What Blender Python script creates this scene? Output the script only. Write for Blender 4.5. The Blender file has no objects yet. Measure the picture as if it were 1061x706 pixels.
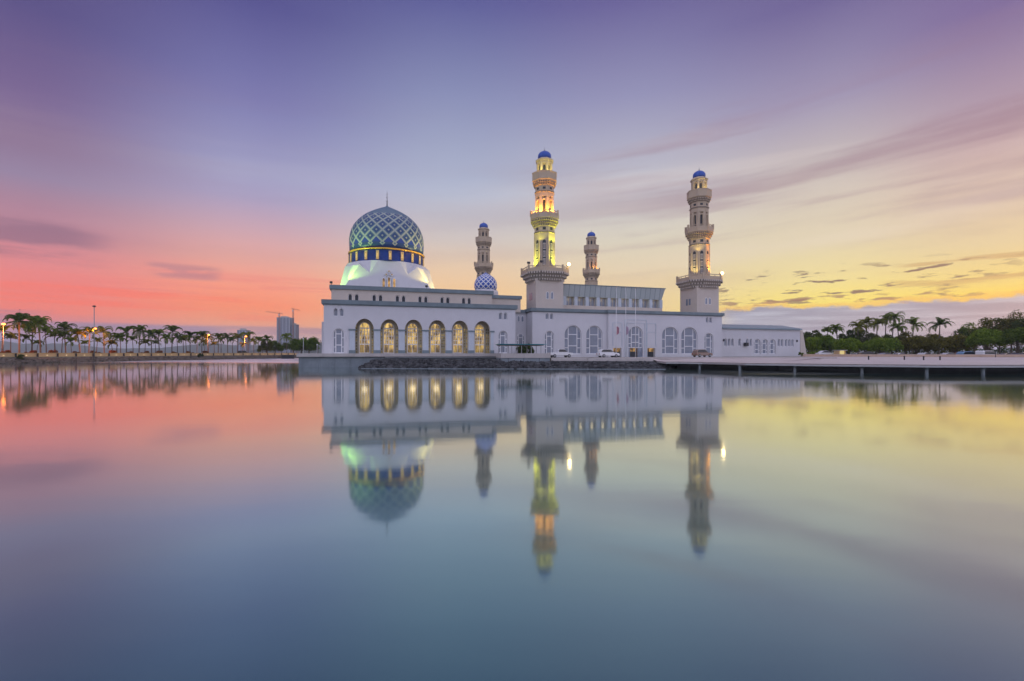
HAZE = True; HAZE_D = .00022
import bpy, bmesh, math, random
from mathutils import Vector, Matrix, noise as mnoise
C = bpy.context.scene.collection
SC = bpy.context.scene
R = math.radians
PI = math.pi
random.seed(7)

# ------------------------------------------------------------------ camera
F = 494.0; HZ = 366.0; EYE = 2.2          # photo pixels (1061 x 706), metres
cam_d = bpy.data.cameras.new('camera'); cam = bpy.data.objects.new('camera', cam_d); C.objects.link(cam)
cam.location = (0, 0, EYE); cam.rotation_euler = (R(90), 0, 0)
cam_d.sensor_width = 36.0; cam_d.lens = F/1061*36.0; cam_d.shift_y = 13/1061
cam_d.clip_start = 0.1; cam_d.clip_end = 20000
SC.camera = cam

# ------------------------------------------------------------------ node helpers
class V:
    """a float socket with operators"""
    def __init__(s, nt, sock): s.nt, s.s = nt, sock
    def _op(s, op, *o, clamp=False):
        n = s.nt.nodes.new('ShaderNodeMath'); n.operation = op; n.use_clamp = clamp
        for i, a in enumerate((s,)+o):
            if isinstance(a, V): s.nt.links.new(a.s, n.inputs[i])
            else: n.inputs[i].default_value = a
        return V(s.nt, n.outputs[0])
    def __add__(s, o): return s._op('ADD', o)
    __radd__ = __add__
    def __sub__(s, o): return s._op('SUBTRACT', o)
    def __rsub__(s, o): return (s*-1)+o
    def __mul__(s, o): return s._op('MULTIPLY', o)
    __rmul__ = __mul__
    def __truediv__(s, o): return s._op('DIVIDE', o)
    def abs(s): return s._op('ABSOLUTE')
    def fract(s): return s._op('FRACT')
    def lt(s, o): return s._op('LESS_THAN', o)
    def gt(s, o): return s._op('GREATER_THAN', o)
    def mx(s, o): return s._op('MAXIMUM', o)
    def mn(s, o): return s._op('MINIMUM', o)
    def step(s, a, b):
        """smooth 0..1 from a to b (a may be larger than b)"""
        n = s.nt.nodes.new('ShaderNodeMapRange'); n.interpolation_type = 'SMOOTHSTEP'
        s.nt.links.new(s.s, n.inputs['Value'])
        if a < b: n.inputs['From Min'].default_value = a; n.inputs['From Max'].default_value = b
        else:
            n.inputs['From Min'].default_value = b; n.inputs['From Max'].default_value = a
            n.inputs['To Min'].default_value = 1; n.inputs['To Max'].default_value = 0
        return V(s.nt, n.outputs['Result'])
def lin(c):
    f = lambda v: (v/255/12.92 if v/255 <= .04045 else ((v/255+.055)/1.055)**2.4)
    return (f(c[0]), f(c[1]), f(c[2]), 1)
def mixc(nt, fac, a, b, mode='MIX'):
    n = nt.nodes.new('ShaderNodeMix'); n.data_type = 'RGBA'; n.blend_type = mode
    for k, x in ((0, fac), (6, a), (7, b)):
        if isinstance(x, V): x = x.s
        if hasattr(x, 'is_linked') or isinstance(x, bpy.types.NodeSocket): nt.links.new(x, n.inputs[k])
        else: n.inputs[k].default_value = x
    return n.outputs[2]
def noise(nt, vec, scale, detail=3, rough=.55, out=0):
    n = nt.nodes.new('ShaderNodeTexNoise'); n.inputs['Scale'].default_value = scale
    n.inputs['Detail'].default_value = detail; n.inputs['Roughness'].default_value = rough
    if vec is not None: nt.links.new(vec, n.inputs['Vector'])
    return V(nt, n.outputs[out])
def comb(nt, x, y, z=0):
    n = nt.nodes.new('ShaderNodeCombineXYZ')
    for i, a in enumerate((x, y, z)):
        if isinstance(a, V): nt.links.new(a.s, n.inputs[i])
        else: n.inputs[i].default_value = a
    return n.outputs[0]

# ------------------------------------------------------------------ world: dawn sky
world = bpy.data.worlds.new('World'); SC.world = world; world.use_nodes = True
nt = world.node_tree; nt.nodes.clear()
tc = nt.nodes.new('ShaderNodeTexCoord'); sp = nt.nodes.new('ShaderNodeSeparateXYZ')
nt.links.new(tc.outputs['Generated'], sp.inputs[0])
dx, dy, dz = (V(nt, sp.outputs[i]) for i in range(3))
el = dz._op('ARCSINE')*(180/PI)
az = dx._op('ARCTAN2', dy)*(180/PI)
elp = el.mx(0)/45.0
def pxang(px, py):
    a = math.atan((px-530.5)/F); return math.degrees(a), math.degrees(math.atan((HZ-py)/F*math.cos(a)))
def ramp(stops):
    n = nt.nodes.new('ShaderNodeValToRGB'); nt.links.new(elp.s, n.inputs[0])
    cr = n.color_ramp; cr.interpolation = 'EASE'
    cr.interpolation = 'LINEAR'
    while len(cr.elements) < len(stops): cr.elements.new(.5)
    for e, (p, c) in zip(cr.elements, sorted(stops, key=lambda q: q[0])): e.position = min(1, p/45); e.color = lin(c)
    return n.outputs[0]
SKY = {
  20:  [(366,(146,146,192)),(354,(164,144,182)),(340,(196,136,154)),(322,(248,124,106)),(300,(248,126,114)),(270,(226,132,134)),(235,(186,126,144)),(205,(168,128,150)),(180,(148,128,158)),(150,(140,115,146)),(100,(120,98,142)),(0,(88,77,130))],
  260: [(366,(168,158,190)),(352,(206,164,170)),(335,(247,158,118)),(318,(255,142,100)),(300,(252,152,120)),(270,(232,164,150)),(240,(204,162,172)),(205,(168,156,188)),(180,(158,156,192)),(100,(120,118,170)),(0,(84,80,140))],
  470: [(366,(236,190,150)),(330,(246,194,138)),(300,(243,200,150)),(275,(228,198,168)),(250,(206,192,186)),(200,(174,180,202)),(100,(134,139,178)),(0,(90,90,148))],
  650: [(366,(240,205,140)),(320,(238,208,150)),(290,(230,205,165)),(250,(216,206,186)),(200,(192,190,198)),(100,(144,142,178)),(0,(102,94,148))],
  850: [(366,(255,228,120)),(335,(255,224,88)),(315,(251,227,102)),(290,(238,218,146)),(250,(222,206,172)),(200,(208,195,182)),(150,(184,172,178)),(100,(154,144,174)),(0,(108,96,146))],
  1045:[(366,(250,214,70)),(312,(249,214,56)),(290,(234,208,120)),(250,(222,200,156)),(200,(212,188,168)),(150,(194,166,166)),(100,(170,146,164)),(0,(122,102,150))],
}
col = None; prev = None
for px in sorted(SKY):
    stops = [(pxang(px, y)[1], c) for y, c in SKY[px]]
    stops.append((45, tuple(int(v*.9) for v in SKY[px][-1][1])))
    r = ramp(stops); a = pxang(px, 366)[0]
    if col is None: col = r
    else: col = mixc(nt, az.step(prev, a), col, r)
    prev = a
# the half of the sky behind the camera: pale lavender dawn, brighter than the view
back = ramp([(0,(222,212,228)),(10,(218,216,238)),(30,(196,200,230)),(45,(160,166,212))])
bk_ = nt.nodes.new('ShaderNodeVectorMath'); bk_.operation = 'SCALE'; nt.links.new(back, bk_.inputs[0]); bk_.inputs['Scale'].default_value = 1.36
col = mixc(nt, az.abs().step(60, 115), col, bk_.outputs[0])
zen = el.step(38, 62)
col = mixc(nt, zen, col, lin((212,206,226)))
# high streaky cloud on a plane overhead
inv = V(nt, (dz.mx(0)+.10).s); qx = dx/inv; qy = dy/inv
wob = noise(nt, comb(nt, qx, qy), .7, 3)
up = el.step(6, 12)*el.step(48, 32)
fr = az.abs().step(100, 60)
st = noise(nt, comb(nt, az*.022+wob*.35, el*.26-az*.012+wob*.5, 2.0), 1.0, 5, .55)
col = mixc(nt, st.step(.47, .66)*up*fr*(az.step(-6, 24)*.44+.10)*el.step(29, 20), col, lin((150,116,134)))
st2 = noise(nt, comb(nt, az*.02+4.2+wob*.3, el*.22-az*.010+wob*.4, 7.0), 1.0, 4, .5)
col = mixc(nt, st2.step(.50, .68)*up*fr*(az.step(-10, 20)*.20+.05)*el.step(27, 18), col, lin((232,216,206)))
# low bands of cloud, laid out by azimuth and elevation
def band(azc, azw, elc, elw, sx_, sy_, lo, hi, amt, color, seed):
    global col
    m = ((az-azc)/azw); m = (m*m).step(1.0, .25)
    k = ((el-elc)/elw); k = (k*k).step(1.0, .15)
    nz = noise(nt, comb(nt, az*sx_+seed, el*sy_, seed), 1.0, 5, .55)
    f = nz.step(lo, hi)*m*k
    col = mixc(nt, f*amt, col, lin(color))
band(-48, 9, 9.6, 2.2, .10, .75, .36, .62, .68, (138,100,124), 3.1)
band(-40, 17, 4.9, 2.3, .06, 1.5, .46, .62, .6, (255,112,88), 17.2)
band(-30, 22, 6.6, 2.2, .05, 1.3, .46, .62, .45, (236,124,120), 27.9)
band(-34.5, 3.6, 8.0, .9, .16, .9, .36, .58, .55, (170,118,134), 8.4)
band(-38, 9, 2.15, .75, .07, 1.3, .34, .52, .85, (158,128,158), 5.7)
band(-49, 6, 2.9, .9, .09, 1.2, .34, .52, .8, (160,118,146), 1.7)
band(-25, 8, 2.4, .55, .10, 1.6, .40, .55, .7, (176,132,146), 9.3)
band(34, 15, 6.6, 2.4, .42, 2.3, .57, .645, .95, (122,96,88), 12.6)
band(33, 13, 4.9, 1.2, .40, 2.0, .53, .63, .9, (150,108,88), 21.4)
band(46, 9, 7.2, 1.6, .10, 1.2, .5, .62, .6, (186,142,96), 14.9)
# the grey cloud bank low on the right
en = noise(nt, comb(nt, az*.55, el*.9, 3.0), 1.0, 6, .6)
en2 = noise(nt, comb(nt, az*.12, 1.0, 7.0), 1.0, 2, .5)
edge = el - (en-.5)*1.3 - (en2-.5)*1.8
bm_ = edge.step(4.75, 4.45)*az.step(18, 26)*az.step(75, 55)
lit = edge.step(5.3, 4.7)*edge.step(4.35, 4.6)*az.step(18, 26)*az.step(75, 55)
bn = noise(nt, comb(nt, az*.10, el*1.7, 1.0), 1.0, 4, .5)
bcol = mixc(nt, bn.step(.35, .65), lin((138,140,170)), lin((180,184,206)))
col = mixc(nt, lit*.5, col, lin((236,170,90)))
col = mixc(nt, bm_*.95, col, bcol)
bg = nt.nodes.new('ShaderNodeBackground'); nt.links.new(col, bg.inputs[0]); bg.inputs[1].default_value = .97
sk = nt.nodes.new('ShaderNodeTexSky'); sk.sky_type = 'NISHITA'; sk.sun_disc = False
SUN_AZ, SUN_EL = 52, 2.0
sk.sun_elevation = R(SUN_EL); sk.sun_rotation = R(SUN_AZ)
bg2 = nt.nodes.new('ShaderNodeBackground'); nt.links.new(sk.outputs[0], bg2.inputs[0]); bg2.inputs[1].default_value = .012
ad = nt.nodes.new('ShaderNodeAddShader'); nt.links.new(bg.outputs[0], ad.inputs[0]); nt.links.new(bg2.outputs[0], ad.inputs[1])
wo = nt.nodes.new('ShaderNodeOutputWorld'); nt.links.new(ad.outputs[0], wo.inputs[0])

# the sun: still in the clouds on the horizon, far right
sd = bpy.data.lights.new('sun', 'SUN'); sun = bpy.data.objects.new('sun', sd); C.objects.link(sun)
sd.energy = .5; sd.angle = R(10); sd.color = (1, .72, .42)
sun.rotation_euler = (R(90-SUN_EL), 0, R(180-SUN_AZ)); sun.location = (150, 120, 40)

SC.view_settings.view_transform = 'Standard'; SC.view_settings.look = 'None'
SC.view_settings.exposure = 0.12; SC.view_settings.gamma = 1; SC.view_settings.use_curve_mapping = False
SC.render.engine = 'CYCLES'
SC.cycles.use_denoising = True
try: SC.cycles.denoiser = 'OPENIMAGEDENOISE'
except Exception: pass
SC.cycles.max_bounces = 8; SC.cycles.sample_clamp_indirect = 6.0; SC.cycles.caustics_reflective = False

# ------------------------------------------------------------------ materials
def mat(name, base, rough=.7, var=.12, scale=1.5, bump=0, metal=0, spec=.4, emit=None, estr=0, stain=None):
    m = bpy.data.materials.new(name); m.use_nodes = True; t = m.node_tree
    b = t.nodes['Principled BSDF']
    b.inputs['Roughness'].default_value = rough; b.inputs['Metallic'].default_value = metal
    b.inputs['Specular IOR Level'].default_value = spec
    c = t.nodes.new('ShaderNodeTexCoord')
    n1 = noise(t, c.outputs['Object'], scale, 5, .6); n2 = noise(t, c.outputs['Object'], scale*9, 3, .6)
    k = (n1*.65+n2*.35)
    lo = tuple(v*(1-var) for v in base)+(1,); hi = tuple(min(1, v*(1+var)) for v in base)+(1,)
    cc = mixc(t, k.step(.3, .7), lo, hi)
    if stain:                                  # rain streaks running down the wall
        s_ = t.nodes.new('ShaderNodeSeparateXYZ'); t.links.new(c.outputs['Object'], s_.inputs[0])
        x, y, z = (V(t, s_.outputs[i]) for i in range(3))
        sn = noise(t, comb(t, (x+y)*2.2, z*.12, 0), 1.0, 4, .6)
        cc = mixc(t, sn.step(.52, .78)*.5, cc, tuple(stain)+(1,))
    t.links.new(cc, b.inputs['Base Color'])
    if bump:
        bp = t.nodes.new('ShaderNodeBump'); bp.inputs['Strength'].default_value = bump; bp.inputs['Distance'].default_value = .05
        t.links.new(n2.s, bp.inputs['Height']); t.links.new(bp.outputs[0], b.inputs['Normal'])
    if emit:
        b.inputs['Emission Color'].default_value = tuple(emit)+(1,); b.inputs['Emission Strength'].default_value = estr
    return m
M = {}
M['wall'] = mat('white_render', (.615,.615,.645), .75, .05, .35, stain=(.60,.58,.58))
M['tower'] = mat('cream_render', (.58,.515,.45), .75, .06, .5, stain=(.55,.51,.48))
M['minaret'] = mat('minaret_stone', (.49,.395,.285), .75, .08, .8, stain=(.33,.29,.26))
M['minaret_band_and_shade'] = mat('minaret_band_and_shade', (.17,.145,.12), .7, .1, 1)  # dark stone of the shaft bands, also the shade painted behind the dentils
M['cornice'] = mat('grey_green_cornice', (.17,.22,.245), .6, .15, .6)
M['trim'] = mat('pale_blue_trim', (.50,.56,.62), .6, .06, 1)
M['frame'] = mat('white_frame', (.80,.80,.82), .5, .03, 1)
M['roof'] = mat('flat_roof', (.42,.42,.42), .8, .12, .5)
M['glass'] = mat('grey_glass', (.20,.235,.30), .12, .18, .9, spec=.6)
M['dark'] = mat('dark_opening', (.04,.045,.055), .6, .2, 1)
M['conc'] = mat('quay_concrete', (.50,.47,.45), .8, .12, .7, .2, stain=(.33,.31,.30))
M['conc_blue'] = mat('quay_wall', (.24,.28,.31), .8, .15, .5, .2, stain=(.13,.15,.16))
M['deck'] = mat('deck_paving', (.55,.48,.46), .8, .10, .25, .1)
M['ground'] = mat('ground', (.22,.20,.16), .9, .25, .05, .3)
M['rock'] = mat('rock', (.026,.028,.030), .7, .85, 1.6, .6)
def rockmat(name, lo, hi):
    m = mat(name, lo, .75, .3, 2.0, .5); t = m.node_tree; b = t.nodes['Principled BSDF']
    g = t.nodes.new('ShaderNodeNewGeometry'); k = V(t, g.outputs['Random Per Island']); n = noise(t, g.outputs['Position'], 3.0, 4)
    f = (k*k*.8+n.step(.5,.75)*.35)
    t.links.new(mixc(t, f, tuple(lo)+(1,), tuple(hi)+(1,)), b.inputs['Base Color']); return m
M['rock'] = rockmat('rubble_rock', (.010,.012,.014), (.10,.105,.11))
M['cream'] = mat('cream_parapet', (.66,.47,.25), .8, .1, .6)
M['steel'] = mat('galvanised_steel', (.32,.33,.35), .45, .08, 2, metal=.6)
M['blackmetal'] = mat('dark_metal', (.03,.03,.035), .5, .2, 2)
M['teal'] = mat('teal_roof_sheet', (.05,.30,.36), .45, .1, .5)
M['gold'] = mat('gold_band', (.78,.42,.08), .35, .1, 1, metal=.3)
M['blue'] = mat('blue_tile', (.014,.05,.23), .35, .25, 1.2, spec=.5)
M['bluedome'] = mat('blue_minaret_dome', (.022,.085,.40), .4, .2, 1.5, spec=.5)
M['trunk'] = mat('bark', (.13,.10,.075), .9, .3, 3, .5)
M['palmtrunk'] = mat('palm_bark', (.13,.105,.085), .9, .3, 4, .5)
M['rubber'] = mat('tyre_rubber', (.015,.015,.016), .8, .2, 3)
M['red'] = mat('red_lamp_lens', (.4,.02,.02), .3, .1, 3)

def leafmat(name, c1, c2, trans=.55):
    m = bpy.data.materials.new(name); m.use_nodes = True; t = m.node_tree
    b = t.nodes['Principled BSDF']; b.inputs['Roughness'].default_value = .75; b.inputs['Specular IOR Level'].default_value = .08
    g = t.nodes.new('ShaderNodeNewGeometry'); oi = t.nodes.new('ShaderNodeObjectInfo'); c = t.nodes.new('ShaderNodeTexCoord')
    n = noise(t, c.outputs['Object'], .9, 3)
    k = V(t, g.outputs['Random Per Island'])*.45+n*.55+(V(t, oi.outputs['Random'])-.5)*.35
    cc = mixc(t, k.step(.2, .85), tuple(c1)+(1,), tuple(c2)+(1,))
    t.links.new(cc, b.inputs['Base Color'])
    tr = t.nodes.new('ShaderNodeBsdfTranslucent'); t.links.new(cc, tr.inputs[0])
    mx = t.nodes.new('ShaderNodeMixShader'); mx.inputs[0].default_value = trans
    t.links.new(b.outputs[0], mx.inputs[1]); t.links.new(tr.outputs[0], mx.inputs[2])
    t.links.new(mx.outputs[0], t.nodes['Material Output'].inputs[0])
    return m
M['palm'] = leafmat('palm_leaf', (0.061, 0.106, 0.021), (0.21, 0.287, 0.041))
M['palm_y'] = leafmat('palm_leaf_warm', (0.074, 0.105, 0.015), (0.262, 0.276, 0.034))
M['leaf'] = leafmat('leaf', (0.061, 0.113, 0.017), (0.218, 0.295, 0.038))
M['leaf_lt'] = leafmat('leaf_light', (0.098, 0.182, 0.018), (0.303, 0.403, 0.046))
M['leaf_dk'] = leafmat('leaf_dark', (0.038, 0.068, 0.015), (0.131, 0.165, 0.031))
M['leaf_br'] = leafmat('leaf_bronze', (0.09, 0.094, 0.018), (0.287, 0.251, 0.041))
M['leaf_red'] = leafmat('leaf_red', (0.149, 0.05, 0.017), (0.359, 0.124, 0.031))  # red light on dark shrubs, put into the leaf colour

def emat(name, colr, strength, var=0, scale=2):
    m = bpy.data.materials.new(name); m.use_nodes = True; t = m.node_tree
    b = t.nodes['Principled BSDF']; b.inputs['Base Color'].default_value = (.05,.04,.03,1)
    b.inputs['Emission Color'].default_value = tuple(colr)+(1,)
    if var:
        c = t.nodes.new('ShaderNodeTexCoord')
        n = noise(t, c.outputs['Object'], scale, 4, .6)
        t.links.new((n.step(.35, .7)*(strength*var)+strength*(1-var)).s, b.inputs['Emission Strength'])
    else: b.inputs['Emission Strength'].default_value = strength
    return m
M['sodium'] = emat('sodium_lamp', (1,.22,.035), 10)
M['flood'] = emat('flood_lamp', (1,.66,.26), 9)
M['sign'] = emat('lit_kiosk', (1,.80,.32), .6)
M['walllight'] = emat('wall_light', (1,.72,.42), .9)

def interior_mat():
    """a lit room behind glass: warm walls, darker furniture low down"""
    m = bpy.data.materials.new('lit_room'); m.use_nodes = True; t = m.node_tree
    b = t.nodes['Principled BSDF']; b.inputs['Base Color'].default_value = (.12,.09,.05,1); b.inputs['Roughness'].default_value = .15
    c = t.nodes.new('ShaderNodeTexCoord'); s = t.nodes.new('ShaderNodeSeparateXYZ'); t.links.new(c.outputs['Object'], s.inputs[0])
    x, z = V(t, s.outputs[0]), V(t, s.outputs[2])
    n1 = noise(t, comb(t, x*1.1, z*.55, 2), 1, 4, .6); n2 = noise(t, comb(t, x*3.0, z*.5, 5), 1, 3, .6)
    k = n1.step(.36, .60)*.65+n2.step(.38, .62)*.35
    cc = mixc(t, k, (.16,.08,.02,1), (1,.66,.17,1))
    cc = mixc(t, n2.step(.60, .70)*.5, cc, (1,.42,.16,1))
    t.links.new(cc, b.inputs['Emission Color'])
    t.links.new((k*.60*z.step(1.8,4.6)+k*.20+.02).s, b.inputs['Emission Strength'])
    return m
M['room'] = interior_mat()
M['room_dim'] = emat('dim_lit_room', (1,.55,.16), .55, .85, 1.2)
def lattice_mat():
    m = bpy.data.materials.new('pierced_screen'); m.use_nodes = True; t = m.node_tree
    b = t.nodes['Principled BSDF']; b.inputs['Roughness'].default_value = .7
    c = t.nodes.new('ShaderNodeTexCoord'); s = t.nodes.new('ShaderNodeSeparateXYZ'); t.links.new(c.outputs['Object'], s.inputs[0])
    x, z = V(t, s.outputs[0]), V(t, s.outputs[2])
    fx = ((x*2.6).fract()-.5).abs(); fz = ((z*1.9).fract()-.5).abs()
    hole = (fx.mx(fz)).lt(.27)
    t.links.new(mixc(t, hole, (.34,.33,.27,1), (.10,.09,.05,1)), b.inputs['Base Color'])
    n = noise(t, c.outputs['Object'], 1.3, 3)
    b.inputs['Emission Color'].default_value = (1,.68,.18,1)
    t.links.new((hole*n.step(.42, .66)*.38).s, b.inputs['Emission Strength'])
    return m
M['screen'] = lattice_mat()
def dome_mat(name, pale, mid, dark, lw, top, spear=True):
    m = bpy.data.materials.new(name); m.use_nodes = True; t = m.node_tree
    b = t.nodes['Principled BSDF']; b.inputs['Roughness'].default_value = .42; b.inputs['Specular IOR Level'].default_value = .5
    uv = t.nodes.new('ShaderNodeUVMap'); s = t.nodes.new('ShaderNodeSeparateXYZ'); t.links.new(uv.outputs[0], s.inputs[0])
    u, v = V(t, s.outputs[0]), V(t, s.outputs[1])
    a = ((u+v).fract()-.5).abs(); c = ((u-v).fract()-.5).abs()      # .5 on the lattice lines, 0 in the middle of a lozenge
    mxd = a.mx(c)
    tn = noise(t, uv.outputs[0], 3, 4)
    cc = mixc(t, tn.step(.3, .7), tuple(v_*.8 for v_ in mid)+(1,), tuple(mid)+(1,))
    cc = mixc(t, mxd.lt(.30), cc, tuple(dark)+(1,))
    if spear: cc = mixc(t, mxd.lt(.10), cc, tuple(x*.8 for x in pale)+(1,))
    cc = mixc(t, mxd.gt(.5-lw), cc, tuple(pale)+(1,))
    if spear:
        low = v.lt(.50)
        diam = ((u.fract()-.5).abs()*.95+(v-.40).abs())          # small pale lozenges hanging into the plain band
        sp_ = mixc(t, diam.lt(.22), tuple(dark)+(1,), tuple(pale)+(1,))
        sp_ = mixc(t, diam.lt(.10), sp_, tuple(mid)+(1,))
        # the plain blue spear heads between
        tri = ((((u+.5).fract()-.5).abs()+(v-.50).abs())).lt(.5)
        cc = mixc(t, v.lt(1.02)*tri*mxd.lt(.5-lw), cc, (.016,.055,.30,1))
        cc = mixc(t, low, cc, sp_)
    cc = mixc(t, v.gt(top), cc, tuple(x*.9 for x in mid)+(1,))
    t.links.new(cc, b.inputs['Base Color'])
    bp = t.nodes.new('ShaderNodeBump'); bp.inputs['Strength'].default_value = .25; bp.inputs['Distance'].default_value = .05
    t.links.new(mxd.gt(.5-lw).s, bp.inputs['Height']); t.links.new(bp.outputs[0], b.inputs['Normal'])
    return m
M['dome'] = dome_mat('lozenge_dome_tile', (.36,.40,.36), (.095,.175,.25), (.016,.058,.19), .09, 3.75)
M['smalldome'] = dome_mat('small_lattice_dome_tile', (.74,.76,.80), (.03,.10,.45), (.02,.08,.42), .13, 6, False)
def paintmat(name, c):
    m = mat(name, c, .25, .03, 1, spec=.5); m.node_tree.nodes['Principled BSDF'].inputs['Coat Weight'].default_value = .5; return m
M['carglass'] = mat('car_glass', (.02,.025,.03), .08, .1, 1, spec=.6)
def seam_mat():
    m = bpy.data.materials.new('standing_seam_cladding'); m.use_nodes = True; t = m.node_tree
    b = t.nodes['Principled BSDF']; b.inputs['Roughness'].default_value = .5; b.inputs['Metallic'].default_value = .15
    c = t.nodes.new('ShaderNodeTexCoord'); s = t.nodes.new('ShaderNodeSeparateXYZ'); t.links.new(c.outputs['Object'], s.inputs[0])
    x = V(t, s.outputs[0])*(1/1.25)
    line = (x.fract()-.5).abs().gt(.44)
    wn = t.nodes.new('ShaderNodeTexWhiteNoise'); wn.noise_dimensions = '1D'; t.links.new(x._op('FLOOR').s, wn.inputs['W'])
    k = V(t, wn.outputs['Value'])
    cc = mixc(t, k, (.36,.41,.41,1), (.44,.49,.49,1))
    t.links.new(mixc(t, line, cc, (.22,.27,.28,1)), b.inputs['Base Color'])
    return m
M['seam'] = seam_mat()

# ------------------------------------------------------------------ mesh helpers
class MB:
    def __init__(s): s.v = []; s.f = []; s.m = []; s.uv = {}; s.sm = []
    def face(s, pts, mi=0, uv=None, smooth=False):
        i = len(s.v); s.v += [tuple(p) for p in pts]
        if uv: s.uv[len(s.f)] = uv
        s.f.append(tuple(range(i, i+len(pts)))); s.m.append(mi); s.sm.append(smooth)
    def add(s, vs, fs, mi=0, smooth=False):
        i = len(s.v); s.v += [tuple(p) for p in vs]
        for f in fs: s.f.append(tuple(i+k for k in f)); s.m.append(mi); s.sm.append(smooth)
    def box(s, x0, x1, y0, y1, z0, z1, mi=0, mtx=None):
        vs = [Vector(p) for p in ((x0,y0,z0),(x1,y0,z0),(x1,y1,z0),(x0,y1,z0),(x0,y0,z1),(x1,y0,z1),(x1,y1,z1),(x0,y1,z1))]
        if mtx: vs = [mtx @ p for p in vs]
        s.add(vs, [(3,2,1,0),(4,5,6,7),(0,1,5,4),(1,2,6,5),(2,3,7,6),(3,0,4,7)], mi)
    def prism(s, outline, z0, z1, mi=0):
        n = len(outline)
        s.add([(x,y,z0) for x,y in outline]+[(x,y,z1) for x,y in outline],
              [tuple(range(n-1,-1,-1)), tuple(range(n,2*n))]+[(i,(i+1)%n,n+(i+1)%n,n+i) for i in range(n)], mi)
    def slab_xz(s, outline, y0, y1, mi=0):
        """outline in x,z (counter-clockwise seen from -y), extruded from y0 back to y1"""
        n = len(outline)
        s.add([(x,y0,z) for x,z in outline]+[(x,y1,z) for x,z in outline],
              [tuple(range(n)), tuple(range(2*n-1,n-1,-1))]+[(i,n+i,n+(i+1)%n,(i+1)%n) for i in range(n)], mi)
    def lathe(s, prof, n=8, rot=0, mi=0, smooth=False, cx=0, cy=0, uvk=None, sq=None):
        """prof [(r,z)]; r is the circumradius"""
        vacc = [0]
        for (r0,z0),(r1,z1) in zip(prof, prof[1:]):
            ds = math.hypot(r1-r0, z1-z0); rm = max(.02, (r0+r1)/2)
            vacc.append(vacc[-1]+(ds*uvk/(2*PI*rm) if uvk else ds))
        i0 = len(s.v)
        for r, z in prof:
            for j in range(n):
                a = rot+2*PI*j/n; s.v.append((cx+r*math.cos(a), cy+r*math.sin(a), z))
        for k in range(len(prof)-1):
            for j in range(n):
                j2 = (j+1) % n
                if uvk: s.uv[len(s.f)] = [(j*uvk/n,vacc[k]),((j+1)*uvk/n,vacc[k]),((j+1)*uvk/n,vacc[k+1]),(j*uvk/n,vacc[k+1])]
                s.f.append((i0+k*n+j, i0+k*n+j2, i0+(k+1)*n+j2, i0+(k+1)*n+j)); s.m.append(mi); s.sm.append(smooth)
        for k, rev in ((0, True), (len(prof)-1, False)):
            if prof[k][0] > .03:
                fc = [i0+k*n+j for j in range(n)]
                s.f.append(tuple(reversed(fc)) if rev else tuple(fc)); s.m.append(mi); s.sm.append(False)
    def tube(s, path, rad, n=6, mi=0, smooth=True):
        path = [Vector(p) for p in path]; i0 = len(s.v)
        for k, p in enumerate(path):
            d = (path[min(k+1,len(path)-1)]-path[max(k-1,0)]).normalized()
            a = d.orthogonal().normalized() if abs(d.z) < .99 else Vector((1,0,0)); b = d.cross(a)
            r = rad[k] if isinstance(rad, (list,tuple)) else rad
            for j in range(n): s.v.append(tuple(p+(a*math.cos(2*PI*j/n)+b*math.sin(2*PI*j/n))*r))
        for k in range(len(path)-1):
            for j in range(n):
                s.f.append((i0+k*n+j, i0+k*n+(j+1)%n, i0+(k+1)*n+(j+1)%n, i0+(k+1)*n+j)); s.m.append(mi); s.sm.append(smooth)
        s.f.append(tuple(i0+j for j in range(n-1,-1,-1))); s.m.append(mi); s.sm.append(False)
        e = i0+(len(path)-1)*n; s.f.append(tuple(e+j for j in range(n))); s.m.append(mi); s.sm.append(False)
    def mesh(s, name, mats):
        me = bpy.data.meshes.new(name); me.from_pydata(s.v, [], s.f)
        for m in (mats if isinstance(mats, (list,tuple)) else [mats]): me.materials.append(m)
        me.polygons.foreach_set('material_index', s.m); me.polygons.foreach_set('use_smooth', s.sm)
        if s.uv:
            ul = me.uv_layers.new(name='UVMap')
            for p in me.polygons:
                if p.index in s.uv:
                    for li, c in zip(p.loop_indices, s.uv[p.index]): ul.data[li].uv = c
        me.update(); return me
    def build(s, name, mats, parent=None, loc=None):
        o = bpy.data.objects.new(name, s.mesh(name, mats)); C.objects.link(o)
        if parent: o.parent = parent
        if loc: o.location = loc
        return o
def tag(o, label=None, cat=None, group=None, kind=None):
    if label: o['label'] = label
    if cat: o['category'] = cat
    if group: o['group'] = group
    if kind: o['kind'] = kind
    return o
def empty(name, loc, rz=0, label=None, cat=None, group=None):
    o = bpy.data.objects.new(name, None); C.objects.link(o); o.location = loc; o.rotation_euler = (0,0,rz)
    o.empty_display_size = .5
    return tag(o, label, cat, group)
def inst(name, me, parent=None, loc=(0,0,0), rz=0, scale=None):
    o = bpy.data.objects.new(name, me); C.objects.link(o); o.location = loc; o.rotation_euler = (0,0,rz)
    if parent: o.parent = parent
    if scale: o.scale = scale
    return o
def dup(root, loc, rz=0, label=None, group=None, scale=None):
    r = root.copy(); C.objects.link(r); r.location = loc; r.rotation_euler = (0,0,rz)
    if scale: r.scale = (scale,)*3
    if label: r['label'] = label
    if group: r['group'] = group
    for ch in list(root.children):
        c = ch.copy(); C.objects.link(c); c.parent = r
        for g in list(ch.children):
            d = g.copy(); C.objects.link(d); d.parent = c
    return r
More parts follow.
